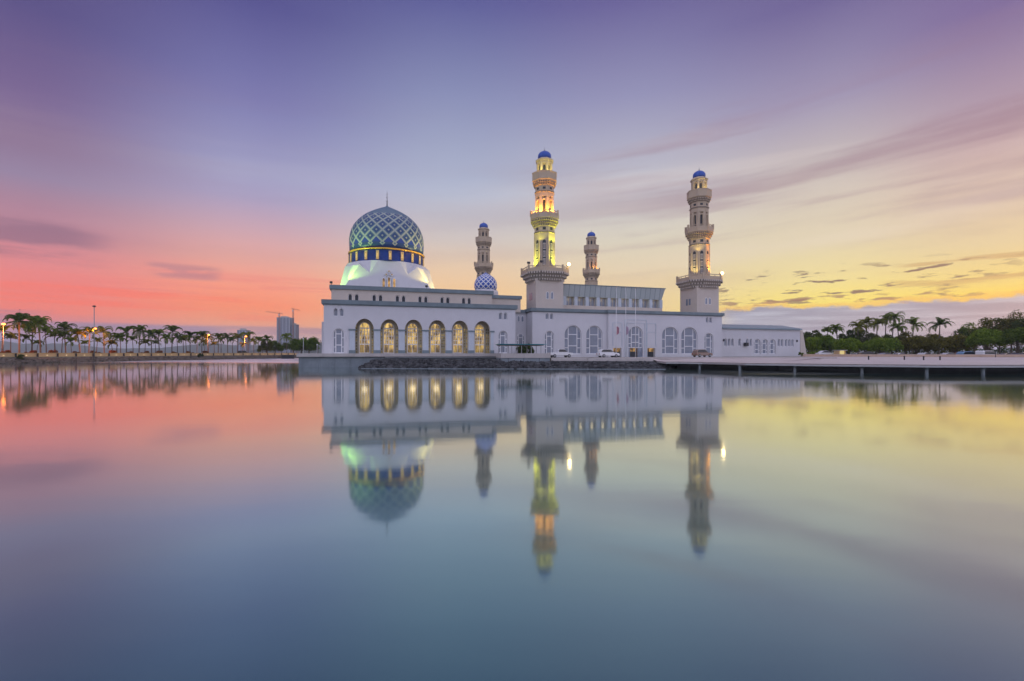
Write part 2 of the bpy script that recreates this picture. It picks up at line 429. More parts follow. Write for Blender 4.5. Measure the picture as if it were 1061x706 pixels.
def lamp(name, loc, power, colr, parent=None, size=.15, spot=None, target=None):
    d = bpy.data.lights.new(name, 'SPOT' if spot else 'POINT'); d.energy = power; d.color = colr; d.shadow_soft_size = size
    o = bpy.data.objects.new(name, d); C.objects.link(o); o.location = loc
    if spot:
        d.spot_size = R(spot); d.spot_blend = .6
        o.rotation_euler = (Vector(target)-Vector(loc)).to_track_quat('-Z', 'Y').to_euler()
    if parent: o.parent = parent
    return o
def U(px): return (px-530.5)/F
def Zat(py, d): return EYE+(HZ-py)/F*d
def arch(cx, hw, spring, n=14, k=1.06):
    return [(cx-hw*math.cos(PI*i/n), spring+hw*k*math.sin(PI*i/n)) for i in range(n+1)]
def wall_open(mb, x0, x1, z0, z1, y0, y1, ops, mi=0):
    """a solid wall in the xz plane with openings; ops = (centre, half width, sill, spring or None, top)"""
    q = lambda a, b, c, d: mb.face([a, b, c, d], mi)
    def sheet(xa, xb, za, zb, zc, zd):            # za..zd: bottom-left, bottom-right, top-right, top-left
        q((xa,y0,za),(xb,y0,zb),(xb,y0,zc),(xa,y0,zd)); q((xb,y1,zb),(xa,y1,za),(xa,y1,zd),(xb,y1,zc))
    x = x0
    for c, hw, sill, spring, top in sorted(ops):
        sheet(x, c-hw, z0, z0, z1, z1)
        pts = arch(c, hw, spring, k=(top-spring)/hw) if spring is not None else [(c-hw,top),(c+hw,top)]
        for (xa,za),(xb,zb) in zip(pts, pts[1:]):
            sheet(xa, xb, za, zb, z1, z1); q((xa,y1,za),(xb,y1,zb),(xb,y0,zb),(xa,y0,za))
        lo = spring if spring is not None else top
        for xx, sgn in ((c-hw,1),(c+hw,-1)):
            f = [(xx,y0,sill),(xx,y1,sill),(xx,y1,lo),(xx,y0,lo)]; q(*(f if sgn > 0 else f[::-1]))
        if sill > z0+1e-4:
            sheet(c-hw, c+hw, z0, z0, sill, sill); q((c-hw,y0,sill),(c+hw,y0,sill),(c+hw,y1,sill),(c-hw,y1,sill))
        x = c+hw
    sheet(x, x1, z0, z0, z1, z1)
    for xx in (x0, x1): q((xx,y0,z0),(xx,y0,z1),(xx,y1,z1),(xx,y1,z0))
    q((x0,y0,z1),(x1,y0,z1),(x1,y1,z1),(x0,y1,z1))
def window(parent, cx, y, hw, sill, spring, top, style='side', pane='glass', name='window'):
    """frame mesh and its pane; y is the frame's front, the pane sits 6 cm behind"""
    fb = MB(); k = (top-spring)/hw; n = 14; w = .09 if hw < .6 else .13
    o = arch(cx, hw-.004, spring, n, k); i_ = arch(cx, hw-w, spring, n, k)
    for a in range(n): fb.slab_xz([i_[a], i_[a+1], o[a+1], o[a]], y, y+.12)
    for s_ in (-1, 1): fb.box(*sorted((cx+s_*(hw-w), cx+s_*(hw-.004))), y, y+.12, sill, spring)
    fb.box(cx-hw+w, cx+hw-w, y, y+.12, sill, sill+w)
    if style == 'side':
        m = hw*.52; mt = spring+(top-spring)*math.sqrt(max(0,1-.52**2))
        for s_ in (-1, 1): fb.box(cx+s_*m-w*.6, cx+s_*m+w*.6, y-.02, y+.10, sill+w, mt-.02)
        h = spring-sill
        for zz in (spring, sill+h*.42): fb.box(cx-m+w*.6, cx+m-w*.6, y-.01, y+.09, zz-w*.55, zz+w*.55)
        for s_ in (-1, 1):
            a, b = sorted((cx+s_*(m+w*.6), cx+s_*(hw-w)))
            for zz in (sill+h*.80, sill+h*.32): fb.box(a, b, y-.01, y+.09, zz-w*.5, zz+w*.5)
    if style == 'grid':
        for kx in (-.5, 0, .5): fb.box(cx+kx*hw-.05, cx+kx*hw+.05, y+.02, y+.10, sill+(spring-sill)*.36, spring)
        for zz in (spring, sill+(spring-sill)*.36): fb.box(cx-hw+w, cx+hw-w, y-.02, y+.11, zz-.10, zz+.10)
        for kz in (.53, .69, .85): fb.box(cx-hw+w, cx+hw-w, y+.03, y+.09, sill+(spring-sill)*kz-.045, sill+(spring-sill)*kz+.045)
        fb.box(cx-.04, cx+.04, y+.02, y+.10, sill+w, sill+(spring-sill)*.36)
    f = fb.build(name, M['frame'], parent)
    pb = MB(); pb.slab_xz([(cx+hw-.02,sill+.01)]+[(x,z) for x,z in reversed(arch(cx, hw-.02, spring, n, k))]+[(cx-hw+.02,sill+.01)][:1], y+.05, y+.08)
    p = pb.build('pane', M[pane], f)
    return f

# ================================================================== SETTING
LX, LY, A = -31.6, 80.0, math.atan2(9.8, 32.2)
CA, SA = math.cos(A), math.sin(A)
def W(s, t, z=0): return Vector((LX+s*CA-t*SA, LY+s*SA+t*CA, z))
def S(px, t):
    u = U(px); return (u*(LY+t*CA)-LX+t*SA)/(CA-u*SA)
GZ = 1.35
# water
def water_mat():
    m = bpy.data.materials.new('lagoon_water'); m.use_nodes = True; t = m.node_tree; t.nodes.clear()
    out = t.nodes.new('ShaderNodeOutputMaterial')
    g = t.nodes.new('ShaderNodeBsdfGlossy'); d = t.nodes.new('ShaderNodeBsdfDiffuse'); mx = t.nodes.new('ShaderNodeMixShader')
    geo = t.nodes.new('ShaderNodeNewGeometry'); s = t.nodes.new('ShaderNodeSeparateXYZ'); t.links.new(geo.outputs['Position'], s.inputs[0])
    x, y = V(t, s.outputs[0]), V(t, s.outputs[1])
    n1 = noise(t, comb(t, x*.012, y*.05), 1, 4, .55)
    n2 = noise(t, comb(t, x*.05, y*.35, 3), 1, 3, .5)
    wind = ((y+x*.25)+(n1-.5)*40).step(84, 104)*x.step(-20, -45)
    wind2 = ((y-x*.02)+(n1-.5)*16).step(44, 50)*x.step(18, 34)*n2.step(.40, .60)
    rip = n1.step(.50, .68)
    t.links.new((n1*.02+.055+rip*.025+wind*.32*(n2.step(.3,.6)*.6+.4)+wind2*.10).s, g.inputs['Roughness'])
    lw = t.nodes.new('ShaderNodeLayerWeight'); lw.inputs['Blend'].default_value = .5
    cr = t.nodes.new('ShaderNodeValToRGB'); t.links.new(lw.outputs['Facing'], cr.inputs[0]); e = cr.color_ramp
    for _ in range(3): e.elements.new(.5)
    for el_, (p, v) in zip(e.elements, ((.35,.36),(.60,.52),(.78,.69),(.90,.82),(1,.96))): el_.position = p; el_.color = (v,v,v,1)
    t.links.new(cr.outputs[0], mx.inputs[0])
    d.inputs['Color'].default_value = (.055,.125,.112,1)
    c2 = t.nodes.new('ShaderNodeValToRGB'); t.links.new(lw.outputs['Facing'], c2.inputs[0]); e = c2.color_ramp
    for _ in range(2): e.elements.new(.5)
    for el_, (p, v) in zip(e.elements, ((.40,(.52,.86,.70,1)),(.72,(.76,.92,.95,1)),(.88,(.93,.99,.97,1)),(1,(1,1,1,1)))): el_.position = p; el_.color = v
    t.links.new(c2.outputs[0], g.inputs['Color'])
    nb = noise(t, comb(t, x*.35, y*1.2, 0), 1, 2, .5)
    bp = t.nodes.new('ShaderNodeBump'); bp.inputs['Strength'].default_value = .10; bp.inputs['Distance'].default_value = .02
    t.links.new(nb.s, bp.inputs['Height']); t.links.new(bp.outputs[0], g.inputs['Normal'])
    t.links.new(d.outputs[0], mx.inputs[1]); t.links.new(g.outputs[0], mx.inputs[2]); t.links.new(mx.outputs[0], out.inputs[0])
    return m
wb = MB(); wb.face([(-6000,-400,0),(6000,-400,0),(6000,9000,0),(-6000,9000,0)])
tag(wb.build('water', water_mat()), kind='structure')
# ground: shore line of the lagoon, from the left bank round the mosque quay to the right bank
SHX = [(-130,-380),(-113,20),(-107,100),(-105,140),(-97,185),(-93,215)]      # left bank waterline
def shx(y):
    for (xa,ya),(xb,yb) in zip(SHX, SHX[1:]):
        if y <= yb: return xa+(xb-xa)*(y-ya)/(yb-ya)
    return SHX[-1][0]
q0 = W(-3.5, -5.4); q1 = W(-3.5, 4)
_f = [W(-3.1,-4.3), W(29.6,-4.3)]
front = [(v.x,v.y) for v in _f]+[(-1,82),(6.0,81.5),(6.3,79.6),(12,77.2),(21.7,76.8),(24,77),(44,80.2),(56,86.2),(64,97.2),(68.6,111.9)]
CPK = [(6000,-100),(400,60),(113,89.6),(101.8,92.7),(90.6,97.7),(79.1,104.8),(80.5,140),(95,8900)]
gl = [(x-2.2, y) for x, y in SHX]+[(-84,219),(-58,170),(q1.x+.5,q1.y)]+front+CPK[-3:]+[(-6000,8900),(-6000,-380)]
gb = MB(); gb.prism(gl, -1.0, GZ)
tag(gb.build('ground', M['ground']), kind='structure')
cb_ = MB(); cb_.prism(CPK+[(6000,8900)] if False else [(6000,8900)]+CPK[::-1], -1, .80)
tag(cb_.build('car_park', mat('car_park_surface', (.16,.15,.14), .9, .2, .1)), kind='structure')
# far hills
def hills(name, x0, x1, y, h, seed, n=90, dep=500):
    mb = MB(); vs = []; fs = []
    rows = 5
    for r in range(rows):
        for i in range(n+1):
            x = x0+(x1-x0)*i/n; k = i/n
            hh = h*(.35+.9*mnoise.fractal(Vector((x*.0016, seed, 0)), .9, 2.1, 5)*.8+.35)*min(1, 6*k, 6*(1-k))
            vs.append((x, y+dep*r/(rows-1), GZ+max(1, hh)*math.sin(PI*r/(rows-1)*.96+.02)+(mnoise.noise(Vector((x*.02,r,seed)))*4 if 0<r<rows-1 else 0)))
    for r in range(rows-1):
        for i in range(n): a = r*(n+1)+i; fs.append((a,a+1,a+n+2,a+n+1))
    mb.add(vs, fs, 0, True)
    return tag(mb.build(name, M['hill']), kind='structure')
M['hill'] = mat('wooded_hill', (.035,.05,.03), .95, .4, .02)
hills('hills', -3600, -650, 2300, 62, 1.3)
hills('hills', -900, -150, 1500, 42, 5.2, 60, 300)
hills('hills', 600, 3800, 2600, 60, 9.1)

# ---------------------------------------------------------------- quay, terrace, rocks
t_ = empty('quay_terrace', W(-3.5,-5.4), A, 'raised pale concrete terrace with grey-blue panelled quay wall under the arcade of the mosque', 'quay terrace')
mb = MB(); mb.box(0, 32.8, 0, 13.4, 1.62, 2.14); mb.build('terrace_slab', M['conc'], t_)
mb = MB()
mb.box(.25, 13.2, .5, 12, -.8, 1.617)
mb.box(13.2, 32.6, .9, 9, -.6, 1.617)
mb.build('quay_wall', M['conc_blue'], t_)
for k in range(6):
    mb = MB(); mb.box(.5+k*2.35, .72+k*2.35, .38, .5, -.5, 1.61); mb.build('wall_rib', M['conc_blue'], t_)
mb = MB(); mb.box(13.3, 32.7, .45, .9, 1.38, 1.61); mb.build('ledge', M['trim'], t_)
# platform carrying the pavilion
p0 = (U(519)*77.5, 77.5); p1 = (U(570.5)*79.0, 79.0)
ang = math.atan2(p1[1]-p0[1], p1[0]-p0[0]); pl = math.hypot(p1[0]-p0[0], p1[1]-p0[1])
t_ = empty('pavilion_platform', (p0[0],p0[1],GZ-1), ang, 'pale topped blue-grey concrete platform in front of the tall hedge, beside the rocks', 'platform')
mb = MB(); mb.box(0, pl, 0, 6.5, 1.05, 1.80); mb.build('platform_top', M['conc'], t_)
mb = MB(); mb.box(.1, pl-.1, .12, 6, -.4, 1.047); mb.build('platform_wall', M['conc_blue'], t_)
for k in range(3):
    mb = MB(); mb.box(1.2+k*2.6, 1.26+k*2.6, .09, .12, -.3, 1.04); mb.build('panel_joint', M['blackmetal'], t_)
t_ = empty('pavilion', (p0[0],p0[1],2.15), ang, 'small open pavilion with flat teal sheet roof on thin posts', 'pavilion')
mb = MB(); mb.box(-.1, 7.4, .5, 4.6, 1.42, 1.50); mb.box(-.25, 7.9, .35, 4.8, 1.50, 1.56); mb.build('roof', M['teal'], t_)
mb = MB(); mb.box(.0, 7.3, .6, 4.5, 1.30, 1.417); mb.build('roof_beam', M['blackmetal'], t_)
for k in range(5):
    for yy in (.8, 4.2):
        mb = MB(); mb.box(.25+k*1.65, .35+k*1.65, yy, yy+.1, 0, 1.30); mb.build('post', M['steel'], t_)
# front kerb of the car road, on top of the rocks
kb = MB()
pts = [(p1[0]+.1, p1[1]-1.3), (12, 75.5), (21.8, 73.6)]
for (xa,ya),(xb,yb) in zip(pts, pts[1:]):
    a = math.atan2(yb-ya, xb-xa); l = math.hypot(xb-xa, yb-ya)
    mt = Matrix.Translation((xa,ya,0)) @ Matrix.Rotation(a, 4, 'Z')
    kb.box(0, l, -.3, 6, GZ-.42, GZ+.06, 0, mt)
tag(kb.build('road_edge', M['conc']), 'low pale concrete road edge above the rocks, below the pickup and the hatchback', 'kerb wall')
kb = MB()
for (xa,ya),(xb,yb) in zip(pts, pts[1:]):
    a = math.atan2(yb-ya, xb-xa); l = math.hypot(xb-xa, yb-ya)
    kb.box(0, l, .12, 3, -.2, GZ-.423, 0, Matrix.Translation((xa,ya,0)) @ Matrix.Rotation(a, 4, 'Z'))
tag(kb.build('retaining_wall', M['conc_blue']), 'grey-blue retaining wall showing as a strip between the road edge and the rocks', 'retaining wall')
def rock(mb, x, y, z, s, seed):
    bm = bmesh.new(); bmesh.ops.create_icosphere(bm, subdivisions=1, radius=1)
    e = Matrix.Rotation(seed*1.7, 3, 'Z') @ Matrix.Rotation(seed*.9, 3, 'X')
    vs = []
    for v in bm.verts:
        k = 1+.35*mnoise.noise(v.co*1.3+Vector((seed*3.1,0,0))); p = e @ Vector((v.co.x*1.2*k, v.co.y*.9*k, v.co.z*.75*k)); vs.append((x+p.x*s, y+p.y*s, z+p.z*s))
    bm.verts.index_update(); mb.add(vs, [[v.index for v in f.verts] for f in bm.faces]); bm.free()
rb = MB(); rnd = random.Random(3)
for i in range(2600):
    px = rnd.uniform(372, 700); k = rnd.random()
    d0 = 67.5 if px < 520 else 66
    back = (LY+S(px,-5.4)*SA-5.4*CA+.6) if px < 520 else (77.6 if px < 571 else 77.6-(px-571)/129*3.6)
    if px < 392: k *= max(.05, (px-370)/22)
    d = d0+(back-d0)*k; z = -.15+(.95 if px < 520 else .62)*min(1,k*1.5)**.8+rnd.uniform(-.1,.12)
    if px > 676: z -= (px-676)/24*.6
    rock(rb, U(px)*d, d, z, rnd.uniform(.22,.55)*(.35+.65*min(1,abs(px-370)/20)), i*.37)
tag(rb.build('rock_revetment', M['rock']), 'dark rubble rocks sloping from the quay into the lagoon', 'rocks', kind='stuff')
# toe beam along the water
def strip(mb, pts, w, z0, z1, mi=0):
    """mitred strip along a polyline, widened by w to its left (away from the water)"""
    n = len(pts); off = []
    for i in range(n):
        a = Vector(pts[max(i-1,0)]); b = Vector(pts[min(i+1,n-1)]); d = (b-a).normalized(); off.append((pts[i][0]-d.y*w, pts[i][1]+d.x*w))
    for i in range(n-1): mb.prism([pts[i], pts[i+1], off[i+1], off[i]], z0, z1, mi)
tb = MB(); strip(tb, [(U(374)*67.4,67.4),(U(450)*66.6,66.6),(U(520)*66,66),(U(600)*65.2,65.2),(U(690)*64.4,64.4)], .16, -.2, .06)
tag(tb.build('toe_beam', M['conc_blue']), 'thin pale concrete beam along the waterline at the foot of the dark rocks', 'toe beam')

# ---------------------------------------------------------------- promenade deck on piles (right)
edge = [(U(690)*66.5,66.5),(23.3,66.2),(25.7,64.2),(28.5,58.4),(33.2,54.6),(38.5,51.4),(43.5,48.9),(49,48.6),(55,49.2),(75,48.6),(140,36)]
dk = empty('promenade_deck', (25.7,64.2,.7), 0, 'long pale promenade deck on short concrete piles over the water at the right', 'deck')
db = MB()
L_ = lambda pts: [(x-25.7, y-64.2) for x, y in pts]
strip(db, L_(edge), 9.5, 0, .20); db.build('deck_slab', M['conc'], dk)
db = MB(); strip(db, L_([(x, y+.12) for x, y in edge]), 9.3, .203, .27); db.build('deck_paving', M['deck'], dk)
db = MB(); strip(db, L_(edge), .30, .273, .31); db.build('edge_kerb', M['conc'], dk)
db = MB(); strip(db, L_([(x-.02, y-.05) for x, y in edge]), .04, .02, .16); db.build('edge_pipe', M['steel'], dk)
for (x, y) in ((25.6,65.0),(28.4,59.4),(33.1,55.8),(38.6,52.6),(43.4,49.9),(48.8,49.4),(54.5,50.0)):
    db = MB(); db.lathe([(.16,-1.6),(.16,-.2),(.24,-.17),(.24,-.003)], 12); db.build('pile', M['conc_blue'], dk, (x-25.7,y-64.2,0))
rp = MB()                                               # paving from the deck up to the ground level
off = []
for i in range(len(edge)):
    a = Vector(edge[max(i-1,0)]); b = Vector(edge[min(i+1,len(edge)-1)]); d = (b-a).normalized(); off.append((edge[i][0]-d.y*9.4, edge[i][1]+d.x*9.4))
far = [(22,76.6),(32,78),(44,80),(56,86),(64,97),(68.6,111.6),(79,103.6),(90.5,96.6),(101.7,91.6),(140,84),(250,70)]
for i in range(len(edge)-1):
    a, b, fa, fb = off[i], off[i+1], far[i], far[i+1]
    rp.face([(a[0],a[1],.975),(b[0],b[1],.975),(fb[0],fb[1],GZ+.03)]); rp.face([(a[0],a[1],.975),(fb[0],fb[1],GZ+.03),(fa[0],fa[1],GZ+.03)])
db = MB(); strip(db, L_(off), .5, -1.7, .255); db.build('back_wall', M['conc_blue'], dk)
tag(rp.build('pavement', M['deck']), kind='structure')
rd = MB(); rd.prism([(8,79.2),(24,76.2),(46,80),(60,88),(58,97),(40,93),(20,87)], GZ-.2, GZ+.05); tag(rd.build('road', mat('worn_road', (.46,.42,.40), .9, .15, .3)), kind='structure')

# ================================================================== PRAYER HALL
hall = empty('prayer_hall', W(0,0,0), A, 'white prayer hall with six lit arches and the big blue lozenge-tiled dome', 'mosque hall')
CZ = 11.2
arches = []
for a, b in ((367.9,387.4),(394.7,412.8),(419.6,437.4),(444.5,462),(467.8,485.3),(490.9,508.6)):
    sa, sb = S(a,0), S(b,0); arches.append(((sa+sb)/2, (sb-sa)/2))
HW = sum(h for _, h in arches)/6
step_ = (arches[-1][0]-arches[0][0])/5
arches = [(arches[0][0]+i*step_, HW) for i in range(6)]
lwx = (S(345,0)+S(356.8,0))/2; lwh = (S(356.8,0)-S(345,0))/2
rwx = (S(516.3,0)+S(526.2,0))/2
SR = 33.7
mb = MB(); T0, T1 = 0, .7
ops = [(lwx, lwh, 2.2, 5.45, 6.35)]+[(c, h, 2.14, 6.25, 8.12) for c, h in arches]+[(rwx, lwh, 2.2, 5.45, 6.35)]
wall_open(mb, 0, SR, 1.2, 8.3, T0, T1, ops)
pr = lambda a, b: [((S(a,0)+S(a+4,0))/2, .34), ((S(b-4,0)+S(b,0))/2, .34)]
pairs = []
for c in (lwx, rwx): pairs += [(c-.48, .34), (c+.48, .34)]
wall_open(mb, 0, SR, 8.3, 10.35, T0, T1, [(c, h, 8.45, 9.35, 9.75) for c, h in pairs])
mb.box(0, .6, T1, 30, 1.2, 10.35); mb.box(SR-.6, SR, T1, 9, 1.2, 10.35); mb.box(-.5, 0, 2.2, 30, 1.2, 7.6)
mb.build('wall', M['wall'], hall)
mb = MB(); mb.box(.62, SR-.62, T1+.02, 30, 10.1, 10.5); mb.build('roof', M['roof'], hall)
mb = MB()
mb.box(-.35, SR+.35, -.35, .8, 10.50, 11.2); mb.box(-.2, SR+.2, -.2, .6, 10.352, 10.50)
mb.box(-.35, .8, .8, 30, 10.50, 11.2); mb.box(SR-.8, SR+.35, .8, 9, 10.5, 11.2)
mb.build('cornice', M['cornice'], hall)
for c in (lwx, rwx): window(hall, c, .30, lwh, 2.2, 5.45, 6.35, 'side', 'glass')
for c, h in pairs:
    window(hall, c, .32, h, 8.45, 9.35, 9.75, 'plain', 'glass')
# arcade behind the arches
x0, x1 = arches[0][0]-HW-1.0, arches[-1][0]+HW+1.0
mb = MB(); wall_open(mb, x0, x1, 2.15, 8.7, 2.3, 2.6, [(c, .95, 2.16, 6.6, 7.7) for c, h in arches])
mb.box(x0, x1, .72, 2.3, 8.702, 8.9); mb.box(x0-.2, x0-.002, .72, 2.6, 2.15, 8.7); mb.box(x1+.002, x1+.2, .72, 2.6, 2.15, 8.7)
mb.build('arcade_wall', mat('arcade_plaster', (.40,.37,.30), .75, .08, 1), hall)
for c, h in arches:
    window(hall, c, 2.36, .95, 2.16, 6.6, 7.7, 'grid', 'room', 'arcade_window')
    for s_ in (-1, 1):
        mb = MB(); a, b = sorted((c+s_*1.12, c+s_*1.95)); mb.box(a, b, 2.22, 2.29, 2.3, 7.0); mb.build('pierced_screen', M['screen'], hall)
    lamp('arcade_lamp', (c, 1.3, 4.2), 9, (1,.76,.42), hall, .5)
gaps = [(arches[i][0]+HW, arches[i+1][0]-HW) for i in range(5)]
gaps = [(arches[0][0]-HW-.95, arches[0][0]-HW)]+gaps+[(arches[-1][0]+HW, arches[-1][0]+HW+.6)]
for a, b in gaps:
    mb = MB(); mb.box(a+.04, b-.04, -.16, -.003, 2.15, 6.05); pier = mb.build('pilaster', M['trim'], hall)
    mb = MB(); mb.box(a-.12, b+.12, -.26, -.004, 6.055, 6.32); mb.build('capital', M['cornice'], pier)
    mb = MB(); mb.box(a-.05, b+.05, -.26, -.004, 2.145, 2.70); mb.build('plinth', M['cornice'], pier)
# upper storey
UX0, UX1, UT, UZ = 1.0, 29.9, 3.0, 14.1
up_ = []
for a, b in ((362.8,369.6),(387.7,394.3),(411.8,418.2),(435.2,441.3),(458.1,464.1),(480.5,486.3)):
    up_ += [S(a,UT), S(b,UT)]
mb = MB(); wall_open(mb, UX0, UX1, 10.5, 13.4, UT, UT+.5, [(c, .36, 11.3, 12.2, 12.66) for c in up_])
mb.box(UX0, UX0+.5, UT+.5, 28, 10.5, 13.4); mb.box(UX1-.5, UX1, UT+.5, 14, 10.5, 13.4)
mb.box(UX1+.004, 37.0, 7.0, 7.5, 10.5, 13.2)
mb.build('upper_wall', M['tower'], hall)
for c in up_:
    window(hall, c, UT+.22, .36, 11.3, 12.2, 12.66, 'plain', 'dark', 'clerestory_window')
mb = MB(); mb.box(UX0-.3, UX1+.3, UT-.3, UT+.8, 13.40, UZ); mb.box(UX0-.3, UX0+.8, UT+.8, 28, 13.4, UZ); mb.box(UX1-.8, UX1+.3, UT+.8, 14, 13.4, UZ)
mb.box(UX1+.31, 37.2, 6.7, 7.8, 13.2, 13.85)
mb.build('upper_cornice', M['cornice'], hall)
mb = MB(); mb.box(UX0+.52, UX1-.52, UT+.52, 27.9, 13.2, 13.6); mb.box(UX1+.1, 37, 7.52, 20, 12.9, 13.1); mb.build('upper_roof', M['roof'], hall)
mb = MB(); mb.box(SR+.38, 38.45, 7.6, 8.2, 1.2, 10.5); mb.build('link_wall', M['wall'], hall)
mb = MB(); mb.box(SR+.37, 38.2, 7.3, 8.4, 10.502, 11.1); mb.build('link_cornice', M['cornice'], hall)
lx = (S(535.8,7.6)+S(542.6,7.6))/2
window(hall, lx, 7.50, .85, 2.3, 5.4, 6.2, 'side', 'glass', 'link_window')
for s_ in (-.42, .42): window(hall, lx+s_, 7.5, .3, 8.6, 9.5, 9.9, 'plain', 'glass', 'link_window')
# roof floodlights at the cornice corners
for x in (UX0, UX0+16.5): 
    mb = MB(); mb.box(x-.04, x+.04, UT-.05, UT+.03, UZ, UZ+.25); mb.box(x-.25, x+.2, UT-.2, UT+.2, UZ+.25, UZ+.6); mb.build('floodlight', M['blackmetal'], hall)

# dome on its folded base
DS, DT = 10.85, 14.0
Z0, Z1 = 13.7, 19.5
B, TR = 8.75, 7.85
pb = MB()
def rot(p, k): c, s_ = [(1,0),(0,1),(-1,0),(0,-1)][k % 4]; return (p[0]*c-p[1]*s_, p[0]*s_+p[1]*c, p[2])
NA = 6
for k in range(4):
    f = lambda *ps: pb.face([rot(p, k) for p in ps])
    # front (facing -y) trapezoid, leaning back to the drum
    w0, w1 = B-.7, 1.9
    yb, yt = -B, -math.sqrt(TR*TR-w1*w1)+.0
    fy = lambda z: -B+(B+yt)*(z-Z0)/(Z1-Z0)                 # y of the leaning front plane
    m1 = (3.4, fy(Z0+3.3), Z0+3.3); g1 = (5.25, fy(Z0+4.75), Z0+4.75)
    mir = lambda p: (-p[0], p[1], p[2])
    pl_ = [(-w0,yb,Z0),(w0,yb,Z0),g1,m1,(w1,yt,Z1),(-w1,yt,Z1),mir(m1),mir(g1)]
    f(pl_[0], pl_[1], m1, mir(m1)); f(pl_[1], g1, m1); f(mir(g1), pl_[0], mir(m1)); f(mir(m1), m1, pl_[4], pl_[5])
    # corner at (+B,-B): a wide vault from the ring down to the base corner, with two small folded gables
    a0 = math.atan2(yt, w1); a1 = -PI/2+PI/2-(a0+PI/2)      # ring angles from the front edge to the side edge
    ring = [(TR*math.cos(a0+(a1-a0)*i/NA), TR*math.sin(a0+(a1-a0)*i/NA), Z1) for i in range(NA+1)]
    c0 = (w0, -B, Z0); c1 = (B, -w0, Z0)
    m2 = (-m1[1], -m1[0], m1[2]); g2 = (-g1[1], -g1[0], g1[2])
    for i in range(3): f(ring[i], m1, ring[i+1]); f(ring[3+i], m2, ring[4+i])
    f(m1, g1, ring[3]); f(m2, ring[3], g2)
    f(g1, g2, ring[3]); f(g1, c0, c1, g2)
ped = pb.build('dome_base', M['wall'], hall, (DS,DT,0))
# triple slit window of the base front
for (cx, zb, zt) in ((-.95,14.3,16.1),(0,14.3,16.3),(.95,14.3,16.1)):
    kx = lambda z: -B+(B-7.62)*(z-Z0)/(Z1-Z0)
    wb_ = MB(); wb_.slab_xz([(cx-.32,zb),(cx+.32,zb)]+[(x,z) for x,z in reversed(arch(cx,.32,zt-.3,8,1.1))], kx(zb)-.14, kx(zb)+.5)
    w_ = wb_.build('slit_window', M['gold'] if False else M['frame'], ped)
for (cx, zb, zt) in ((-.95,14.3,16.1),(0,14.3,16.3),(.95,14.3,16.1)):
    wb_ = MB(); wb_.slab_xz([(cx-.21,zb+.12),(cx+.21,zb+.12)]+[(x,z) for x,z in reversed(arch(cx,.21,zt-.32,8,1.1))], kx(zb)-.16, kx(zb)-.141)
    wb_.build('slit_glass', M['room_dim'], ped)
for (cx, zc) in ((-.5,16.75),(.5,16.75),(0,17.35)):
    wb_ = MB(); wb_.slab_xz([(cx,zc-.28),(cx+.3,zc),(cx,zc+.28),(cx-.3,zc)], kx(14.3)-.14, kx(17)+.9); w_ = wb_.build('slit_window', M['frame'], ped)
    wb_ = MB(); wb_.slab_xz([(cx,zc-.17),(cx+.18,zc),(cx,zc+.17),(cx-.18,zc)], kx(14.3)-.16, kx(14.3)-.141); wb_.build('slit_glass', M['room_dim'], ped)
mb = MB(); mb.lathe([(TR-.02,19.45),(7.25,19.60),(7.25,21.8)], 80, 0, 0, True)
drum = mb.build('drum', M['blue'], hall, (DS,DT,0))
wb_ = MB()
wb_.box(-.27, .27, -7.39, -7.18, 19.75, 21.45); fm = wb_.mesh('drum_window', M['cream'])
wb_ = MB(); wb_.slab_xz([(-.18,19.85),(.18,19.85)]+[(x,z) for x,z in reversed(arch(0,.18,21.05,8,1.1))], -7.42, -7.392); gm = wb_.mesh('drum_glass', emat('drum_window_light', (1,.62,.2), .75, .6, 1.5))
for k in range(20):
    a = 2*PI*(k+.12)/20
    inst('drum_window', fm, drum, rz=a); inst('drum_glass', gm, drum, rz=a)
mb = MB(); mb.lathe([(7.24,21.72),(7.46,21.77),(7.5,21.97),(7.18,22.05)], 80, 0, 0, True); mb.build('gold_ring', M['gold'], hall, (DS,DT,0))
prof = [(7.5,22.45),(7.62,23.3),(7.68,24.3),(7.66,25.3),(7.52,26.2),(7.24,27.1),(6.8,27.95),(6.2,28.75),(5.45,29.5),(4.6,30.15),(3.6,30.75),(2.5,31.3),(1.4,31.8),(.55,32.15),(.14,32.4)]
prof = [(r*.953, 22.0+(z-22.45)*1.0) for r, z in prof]
mb = MB(); mb.lathe(prof, 100, 0, 0, True, uvk=20)
dm = mb.build('dome', M['dome'], hall, (DS,DT,0))
mb = MB(); mb.lathe([(.13,31.9),(.10,32.8),(.22,32.95),(.10,33.1),(.07,33.5),(.18,33.65),(.07,33.8),(.05,34.3),(.12,34.4),(.04,34.55),(.01,35.3)], 10, 0, 0, True)
mb.build('finial', M['steel'], dm)
# the coloured floods on the dome base (green on the left, yellow on the right) and on the dome
for (x, y, z, p, c_, an, tg) in ((-12.0,-8.3,14.8,1300,(.42,1,.09),95,(-5.6,-6.6,17.9)),(12.0,-8.3,14.8,1200,(1,.74,.15),95,(5.6,-6.6,17.9)),(-8.6,-9.4,15.2,1700,(.50,1,.10),52,(-3.7,-7.0,18.8)),(8.6,-9.4,15.2,1500,(1,.76,.15),52,(3.7,-7.0,18.8)),
                             (-14.0,-8.6,14.8,5200,(.62,1,.30),36,(-5.6,-4.2,24.8)),(14.0,-8.6,14.8,5200,(1,.86,.34),36,(5.6,-4.2,24.8))):
    lamp('dome_floodlight', (DS+x,DT+y,z), p, c_, hall, .2, an, (DS+tg[0],DT+tg[1],tg[2]))

